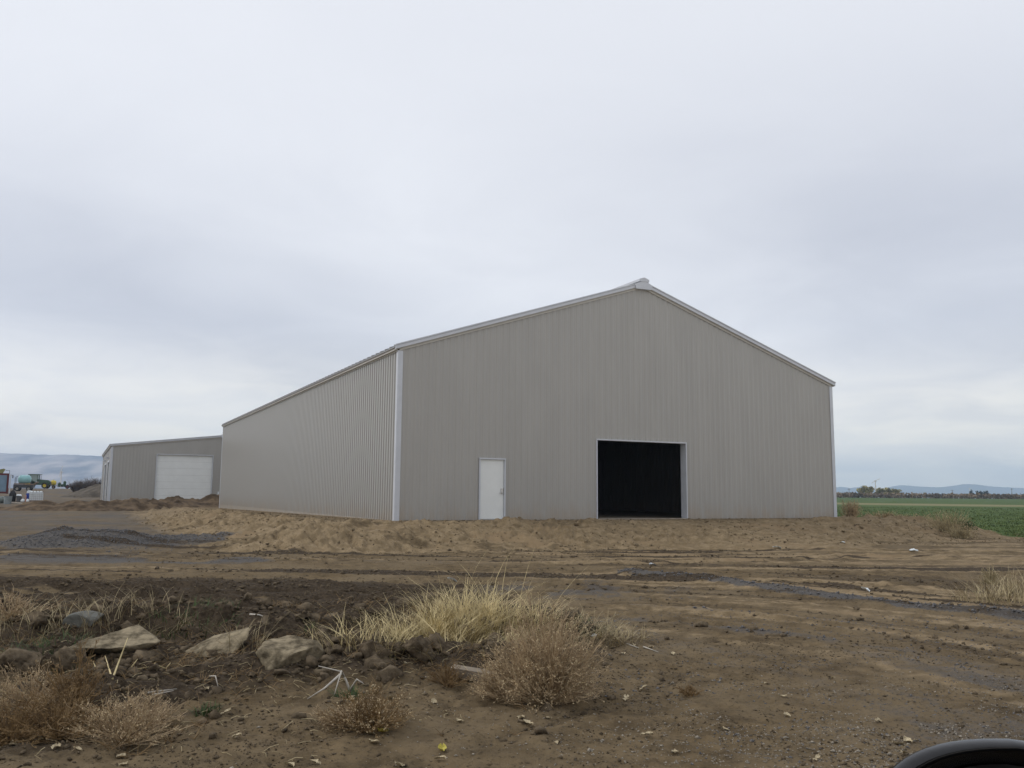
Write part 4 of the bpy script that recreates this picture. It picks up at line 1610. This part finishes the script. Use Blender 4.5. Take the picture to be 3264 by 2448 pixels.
def tractor(loc, rz, label):
    E0 = empty('tractor', loc, rz, label, 'tractor')
    # faces +x; hood, cab, fenders
    mb = MB()
    mb.extrude([(.55, .75), (2.85, .70), (3.0, 1.05), (2.95, 1.55), (2.6, 1.78), (.55, 1.95)], -.42, .42)
    mb.build('hood', GRNP, E0)
    MB().extrude([(-.9, .75), (.6, .75), (.6, 1.35), (-.9, 1.35)], -.5, .5).build('chassis', GRNP, E0)
    MB().extrude([(2.97, .72), (3.10, .78), (3.08, 1.45), (2.98, 1.5)], -.38, .38).build('grille', DARKM, E0)
    cabp = MB()
    for (cx, cy) in ((-.95, -.75), (-.95, .75), (.6, -.72), (.6, .72)):
        cabp.tube([(cx, cy, 1.3), (cx * .95, cy, 2.85)], .06, 6)
    cab = cabp.build('cab', GRNP, E0)
    MB().extrude([(-1.25, 2.85), (.85, 2.85), (1.15, 2.98), (.9, 3.02), (-1.2, 3.02)], -.85, .85).build('cab_roof', GRNP, E0)
    MB().extrude([(-.9, 1.45), (.56, 1.45), (.54, 2.84), (-.88, 2.84)], -.70, .70).build('cab_window', GLASS, E0)
    for sy in (-1, 1):
        wheel(E0, -1.1, sy * .95, .95, .5, YELP)
        wheel(E0, 2.15, sy * .85, .62, .38, YELP)
        MB().extrude([(-2.0, 1.35), (-1.6, 1.85), (-.6, 1.92), (-.2, 1.5), (-.3, 1.4), (-.7, 1.78), (-1.5, 1.72), (-1.9, 1.3)], sy * .95 - .28, sy * .95 + .28).build('fender', GRNP, E0)
    MB().tube([(1.0, .3, 1.9), (1.0, .3, 2.75)], .05, 8).build('exhaust', DARKM, E0)
    return E0


x, y_, z = gxy(109, 187)
tractor((x, y_, z), R(12), 'green tractor with yellow wheels parked beyond the teal tank')

x, y_, z = gxy(76, 155)
E0 = empty('tank_truck', (x, y_, z), R(20), 'dark flat truck bed carrying a pale teal tank', 'truck')
MB().extrude([(-1.5, .55), (1.45, .55), (1.45, 1.05), (-1.5, 1.15)], -.9, .9).build('chassis', DARKM, E0)
MB().extrude([(-1.55, 1.17), (1.5, 1.07), (2.1, 1.55), (2.0, 1.65), (1.45, 1.25), (-1.5, 1.35)], -1.0, 1.0).build('bed', RUST2, E0)
for sx in (-1.0, .8):
    for sy in (-.8, .8):
        wheel(E0, sx, sy, .42, .28, mat('pale_rim', (.32, .30, .26), .6, .2))
MB().box(-1.6, -1.45, -.95, .95, .1, 1.15).build('mud_guard', DARKM, E0)
tk = MB().lathe([(-1.03, .001), (-1.02, .3), (-.92, .56), (-.7, .70), (-.3, .74), (.3, .74), (.7, .70), (.92, .56), (1.02, .3), (1.03, .001)], 24, 'x', (-.05, -.1, 2.05)).build('tank', TEAL, E0, None, True)
for sx in (-.62, .55):
    MB().lathe([(sx - .02, .755), (sx + .02, .755), (sx + .02, .73), (sx - .02, .73)], 24, 'x', (-.05, -.1, 2.05)).build('tank_band', TEAL, tk)
MB().box(-.9, .85, -.5, .4, 1.34, 1.42).build('tank_cradle', RUST2, E0)
mb = MB()
for sx in (-1.42, -1.25):
    mb.tube([(sx, -.8, 1.3), (sx, -.8, 2.3), (sx + .3, -.8, 2.6)], .04, 6)
mb.build('hose_reel', DARKM, E0)

x, y_, z = gxy(167, 192)
E0 = empty('sprayer_cart', (x, y_, z), R(24), 'bright yellow tank on a low cart right of the tractor', 'cart')
MB().lathe([(-.6, .001), (-.58, .3), (-.48, .5), (-.2, .56), (.2, .56), (.48, .5), (.58, .3), (.6, .001)], 20, 'x', (0, 0, 1.25)).build('tank', YELP, E0, None, True)
MB().lathe([(1.80, .12), (1.90, .12), (1.90, .001)], 12, 'z').build('tank_lid', YELP, E0)
MB().box(-.9, 1.3, -.4, .4, .55, .68).build('cart_frame', RUST2, E0)
MB().box(-1.4, -.9, -.05, .05, .5, .6).build('drawbar', DARKM, E0)
for sy in (-.5, .5):
    wheel(E0, .1, sy, .36, .2, RUST2)
mb = MB()
for i in range(5):
    mb.tube([(.75 + i * .14, -.3, .65), (.75 + i * .14, -.3, 1.35)], .03, 5)
mb.build('tines', RUST2, E0)

x, y_, z = gxy(196, 190)
E0 = empty('seed_planter', (x, y_, z), R(25), 'green seed planter with hoppers in front of the white tower', 'planter')
MB().box(-.9, 1.5, -.12, .12, .35, .5).build('toolbar', DARKM, E0)
for (hx, hh) in ((-.55, 1.15), (.0, .85), (.45, 1.45)):
    h_ = MB().lathe([(.5, .10), (.62, .28), (hh, .30), (hh + .10, .20), (hh + .12, .001)], 14, 'z', (hx, 0, 0)).build('seed_hopper', GRNP, E0)
    MB().lathe([(hh + .12, .22), (hh + .18, .22), (hh + .2, .001)], 14, 'z', (hx, 0, 0)).build('hopper_lid', WHITEP if hx == 0 else GRNP, h_)
wheel(E0, 1.0, -.25, .42, .2, REDP)
wheel(E0, 1.0, .35, .42, .2, REDP)
MB().extrude([(.7, .35), (1.7, .3), (1.55, .6), (1.0, .95), (.7, .7)], -.12, .2).build('row_unit', REDP, E0)

# trailer cut by the left edge
x, y_, z = gxy(28, 86)
E0 = empty('farm_trailer', (x, y_, z), R(31), 'blue panelled trailer with red frame cut by the left edge', 'trailer')
MB().box(-3.4, -.28, -.55, 1.4, .95, 2.52).build('side_panel', BLUEP, E0)
mb = MB()
mb.box(-.27, -.10, -.62, 1.45, .75, 2.72)
mb.box(-3.5, -.27, -.62, -.56, 2.53, 2.72)
mb.box(-3.5, -.27, -.58, 1.4, .78, .94)
mb.build('frame', REDP, E0)
MB().box(-.04, .06, -.6, -.45, .75, 2.6).build('light_post', TRIM, E0)
for sx in (-2.9, -1.9):
    wheel(E0, sx, -.3, .42, .28, GREYPL)
mb = MB()
mb.tube([(-.1, -.5, 2.7), (-.1, -.5, 3.0), (-.45, -.5, 3.0)], .025, 6)
mb.build('handrail', DARKM, E0)
MB().box(.17, .25, -.55, -.48, 2.25, 2.55).build('mirror', DARKM, E0)
MB().tube([(-.05, -.52, 2.6), (.21, -.52, 2.5)], .02, 5).build('mirror_arm', DARKM, E0)
MB().extrude([(-3.2, 2.74), (-.65, 2.74), (-.45, 3.1), (-.6, 3.18), (-1.6, 2.95), (-3.0, 3.0)], -.3, .9).build('load', mat('yellow_load', (.22, .22, .10), .7, .3, 3), E0)


def blob(name, pxf, Yd, size, m, label, cat, seed, dz=.0, parts=None):
    x, y_, z = gxy(pxf, Yd)
    V_, F_ = ICO3
    V_ = V_ * (1 + .5 * n3(V_, 1.4, seed)[:, None] + .25 * n3(V_, 4., seed + 1)[:, None])
    V_ = V_ * np.array(size)[None] * .5
    V_[:, 2] = np.maximum(V_[:, 2], -size[2] * .38)
    me = np_mesh(name, V_, F_, 3)
    o = link(name, me, m, None, (x, y_, z + size[2] * .36 + dz), True)
    set_tags(o, label, cat)
    return o


blob('tarp_bundle', 40, 85, (.62, .7, 1.25), BLACKT, 'black sheet bundle leaning beside the blue trailer', 'tarp', 3)
blob('tarp_heap', 7, 80, (.9, .8, .75), mat('grey_tarp', (.13, .15, .14), .7, .4, 3., .5, 6), 'grey green crumpled heap below the blue trailer', 'heap', 4)
blob('white_sack', 73.5, 84, (.34, .3, .34), WHITEP, 'small white sack beside the grey bin', 'sack', 5)
blob('white_sack', 90, 83, (.26, .26, .38), WHITEP, 'small white sack at the foot of the blue drum', 'sack', 6)
x, y_, z = gxy(61.5, 85)
E0 = empty('waste_bin', (x, y_, z), 0., 'dark grey bin heaped with white sacks', 'bin')
MB().lathe([(0, .001), (0, .2), (.55, .25), (.55, .21), (.5, .20)], 18, 'z').build('bin_body', GREYPL, E0)
mb = MB()
for (a, b, c, s_) in ((-.12, 0, .58, .17), (.12, -.03, .56, .15), (.0, .12, .6, .14)):
    mb.add([(a + v[0] * s_, b + v[1] * s_, c + v[2] * s_ * .8) for v in ICO2[0]], [tuple(q) for q in ICO2[1]])
mb.build('sacks', WHITEP, E0)
x, y_, z = gxy(83, 84)
o = MB().box(-.045, .045, -.02, .02, -.1, .62).build('survey_stake', mat('pink_stake', (.42, .22, .18), .8, .1), None, (x, y_, z))
set_tags(o, 'pinkish wooden stake between the grey bin and the white tote', 'stake')
x, y_, z = gxy(93, 85.6)
E0 = empty('plastic_drum', (x, y_, z), 0., 'blue plastic drum with white top beside the caged tote', 'drum')
MB().lathe([(0, .001), (0, .24), (.3, .27), (.32, .28), (.34, .27), (.62, .27), (.80, .25), (.80, .001)], 20, 'z').build('drum_body', BLUEDR, E0)
MB().lathe([(.80, .22), (1.0, .22), (1.05, .14), (1.06, .001)], 18, 'z').build('drum_top', WHITEP, E0)
x, y_, z = gxy(115.5, 85)
E0 = empty('caged_tote', (x, y_, z), R(34), 'white plastic tote in a wire cage on a pallet', 'tote')
MB().box(-.55, .55, -.45, .45, .14, .86).build('bottle', WHITEP, E0)
mb = MB()
for i in range(8):
    q = -.57 + i * .163
    mb.tube([(q, -.47, .12), (q, -.47, .9)], .012, 5)
for h in (.14, .33, .52, .71, .89):
    mb.tube([(-.58, -.48, h), (.58, -.48, h), (.58, .48, h), (-.58, .48, h), (-.58, -.48, h)], .012, 5)
mb.build('cage', STEEL, E0)
MB().box(-.6, .6, -.5, .5, .0, .13).build('pallet', mat('pallet_wood', (.22, .17, .14), .8, .2, 4), E0)
for i in range(4):
    MB().lathe([(.86, .12), (.96, .12), (1.0, .07), (1.02, .001)], 12, 'z', (-.40 + i * .265, -.1, 0)).build('jug', WHITEP, E0)
x, y_, z = gxy(26, 78)
E0 = empty('metal_tub', (x, y_, z), 0., 'grey metal tub in front of the blue trailer', 'tub')
MB().lathe([(0, .001), (0, .29), (.70, .33), (.72, .34), (.72, .30), (.1, .27)], 22, 'z').build('tub_wall', mat('galvanised', (.22, .25, .26), .5, .15, 4), E0)
x, y_, z = gxy(50, 80)
o = MB().box(-.75, .75, -.09, .09, 0, .05).build('timber_board', mat('pale_board', (.48, .44, .38), .8, .15, 4), None, (x, y_, z + .05))
o.rotation_euler = (0, R(6), R(10))
set_tags(o, 'pale timber board lying by the grey bin', 'board')
x, y_, z = gxy(325, 75.6)
E0 = empty('green_lid', (x, y_, z), 0., 'low green plastic drain lid at the shed corner', 'lid')
GL = mat('green_plastic', (.03, .27, .14), .5, .12, 3)
MB().lathe([(0, .40), (.22, .42), (.24, .5), (.30, .5), (.34, .3), (.35, .001)], 22, 'z').build('lid_top', GL, E0)
MB().lathe([(.34, .22), (.44, .20), (.46, .001)], 16, 'z').build('lid_cap', WHITEP, E0)
q = (shed.location.x + 9.15 * EX[0] - .35 * EY[0], shed.location.y + 9.15 * EX[1] - .35 * EY[1])
o = MB().tube([(0, 0, -.3), (0, 0, 1.0)], .06, 10).build('pipe_stub', WHITEP, None, (q[0], q[1], PADZ))
set_tags(o, 'white upright pipe stub beside the overhead door of the shed', 'pipe')


def shrub(pxf, Yd, h, rx, m, label, seed):
    x, y_, z = gxy(pxf, Yd)
    r = random.Random(seed)
    E0 = empty('bare_shrub', (x, y_, z), 0., label, 'shrub', 'bare shrubs beyond the yard')
    mb = MB()
    for i in range(150):
        a = r.uniform(0, 6.28)
        q = r.random() ** .6 * rx
        e = Vector((math.cos(a) * q, math.sin(a) * q, h * r.uniform(.5, 1.05)))
        mb.tube([(e.x * .2, e.y * .2, -.1), (e.x * .6, e.y * .6, e.z * .55), e], [.03, .022, .008], 3, False)
        for b in range(3):
            s_ = Vector((e.x * .6, e.y * .6, e.z * .55)).lerp(e, r.random())
            g = s_ + Vector((r.gauss(0, .25), r.gauss(0, .25), abs(r.gauss(.2, .2))))
            mb.tube([s_, g], [.016, .006], 3, False)
    mb.build('stems', m, E0)


GB = leafmat('grey_brush', (.105, .085, .075), .3, 1.)
for i, (pf, Yd, h, rx, lb) in enumerate([(238, 150, 1.7, 1.3, 'grey leafless shrub, leftmost of the row'), (258, 154, 1.9, 1.4, 'grey leafless shrub, second from the left'), (280, 150, 2.0, 1.6, 'grey leafless shrub behind the dark soil heap'),
                                         (300, 148, 2.3, 1.8, 'grey leafless shrub close to the shed'), (318, 146, 2.2, 1.6, 'grey leafless shrub touching the shed corner')]):
    shrub(pf, Yd, h, rx, GB, lb, 200 + i)
ridge_mound('dirt_pile', [(-76, 168, .5), (-74, 168, 1.0), (-71.5, 168, .8), (-70, 168, .3)], 1.2, mat('grey_blue_heap', (.11, .12, .13), .9, .3, 2.), 'low grey blue heap between the planter and the shrubs', 27, 'heap', 40, 12)

# ------------------------------------------------------------------ the car the picture is taken from: only its door mirror shows
BLK = mat('black_gloss', (.012, .012, .014), .22, .1, 5., spec=.55)
BLKP = mat('black_plastic', (.006, .006, .007), .20, .15, 40., .02, 300, .45)
MIR = mat('mirror_glass', (.75, .77, .8), .03, .02, 2., metal=1.)
car = empty('car', (.3, .2, 0), 0., 'black car whose door mirror shows in the bottom right corner', 'car')
DEP = .78
a, _, c = ray(2098, 1594)
apex = Vector((a * DEP, DEP, CAMZ + c * DEP)) - Vector((.3, .2, 0))
cx, cz = apex.x + .035, apex.z - .074


def mloop(sc, yy, nn=56):
    pts = []
    for j in range(nn):
        t = 2 * math.pi * j / nn
        ct, st = math.cos(t), math.sin(t)
        ex_ = 2 / 2.5
        px_ = math.copysign(abs(ct) ** ex_, ct) * .118
        pz_ = math.copysign(abs(st) ** ex_, st) * .072
        if px_ > 0:
            pz_ += -.10 * px_ if pz_ > 0 else .05 * px_
        pts.append((cx + px_ * sc, apex.y + yy, cz + pz_ * sc))
    return pts


mb = MB()
loops = [(.40, .105), (.60, .085), (.80, .045), (.92, .022), (.985, .012), (1.0, .006), (.995, .001), (.975, -.006), (.945, -.008), (.88, -.004), (.80, .004), (.72, .010), (.69, .016), (.0, .017)]
for i, (sc, yy) in enumerate(loops):
    mb.v += mloop(max(sc, .001), yy)
nn = 56
for i in range(len(loops) - 1):
    for j in range(nn):
        k = (j + 1) % nn
        mb.f.append((i * nn + j, i * nn + k, (i + 1) * nn + k, (i + 1) * nn + j))
mb.f.append(tuple(range(nn)))
dm = mb.build('door_mirror', BLKP, car, None, True)
mb = MB()
mb.v += mloop(.685, .011)
mb.f.append(tuple(range(nn))[::-1])
mb.v += mloop(.685, .015)
mb.f.append(tuple(range(nn, 2 * nn)))
for j in range(nn):
    k = (j + 1) % nn
    mb.f.append((j, k, nn + k, nn + j))
mb.build('mirror_glass', MIR, dm)
MB().tube([(cx + .07, apex.y + .05, cz - .05), (cx + .16, apex.y - .12, cz - .12), (cx + .22, apex.y - .40, cz - .16)], [.028, .026, .035], 10).build('mirror_arm', BLKP, dm)
dt = cz - .14
MB().extrude([(-1.9, .42), (-.9, .36), (.9, .36), (1.9, .45), (2.0, .75), (1.2, dt - .12), (.6, dt), (-1.2, dt), (-1.9, dt - .1)], .10, .18).build('body_side', BLK, car)
for wx in (-1.35, 1.35):
    wheel(car, wx, .02, .34, .22, STEEL)

# cabin around the camera, open at the window
CAB = mat('cabin_lining', (.035, .033, .032), .8, .2, 5.)
mb = MB()
mb.box(-1.7, .75, -1.75, -.16, 1.90, 1.96)
mb.box(-1.7, .75, -1.80, -1.75, .5, 1.90)
mb.box(-1.75, -1.7, -1.75, -.02, .5, 1.90)
mb.box(.75, .80, -1.75, -.02, .5, 1.22)
mb.box(-1.7, .75, -1.75, .08, .44, .5)
mb.box(-1.15, -.75, -1.3, -.3, .5, 1.45)
mb.build('cabin', CAB, car)
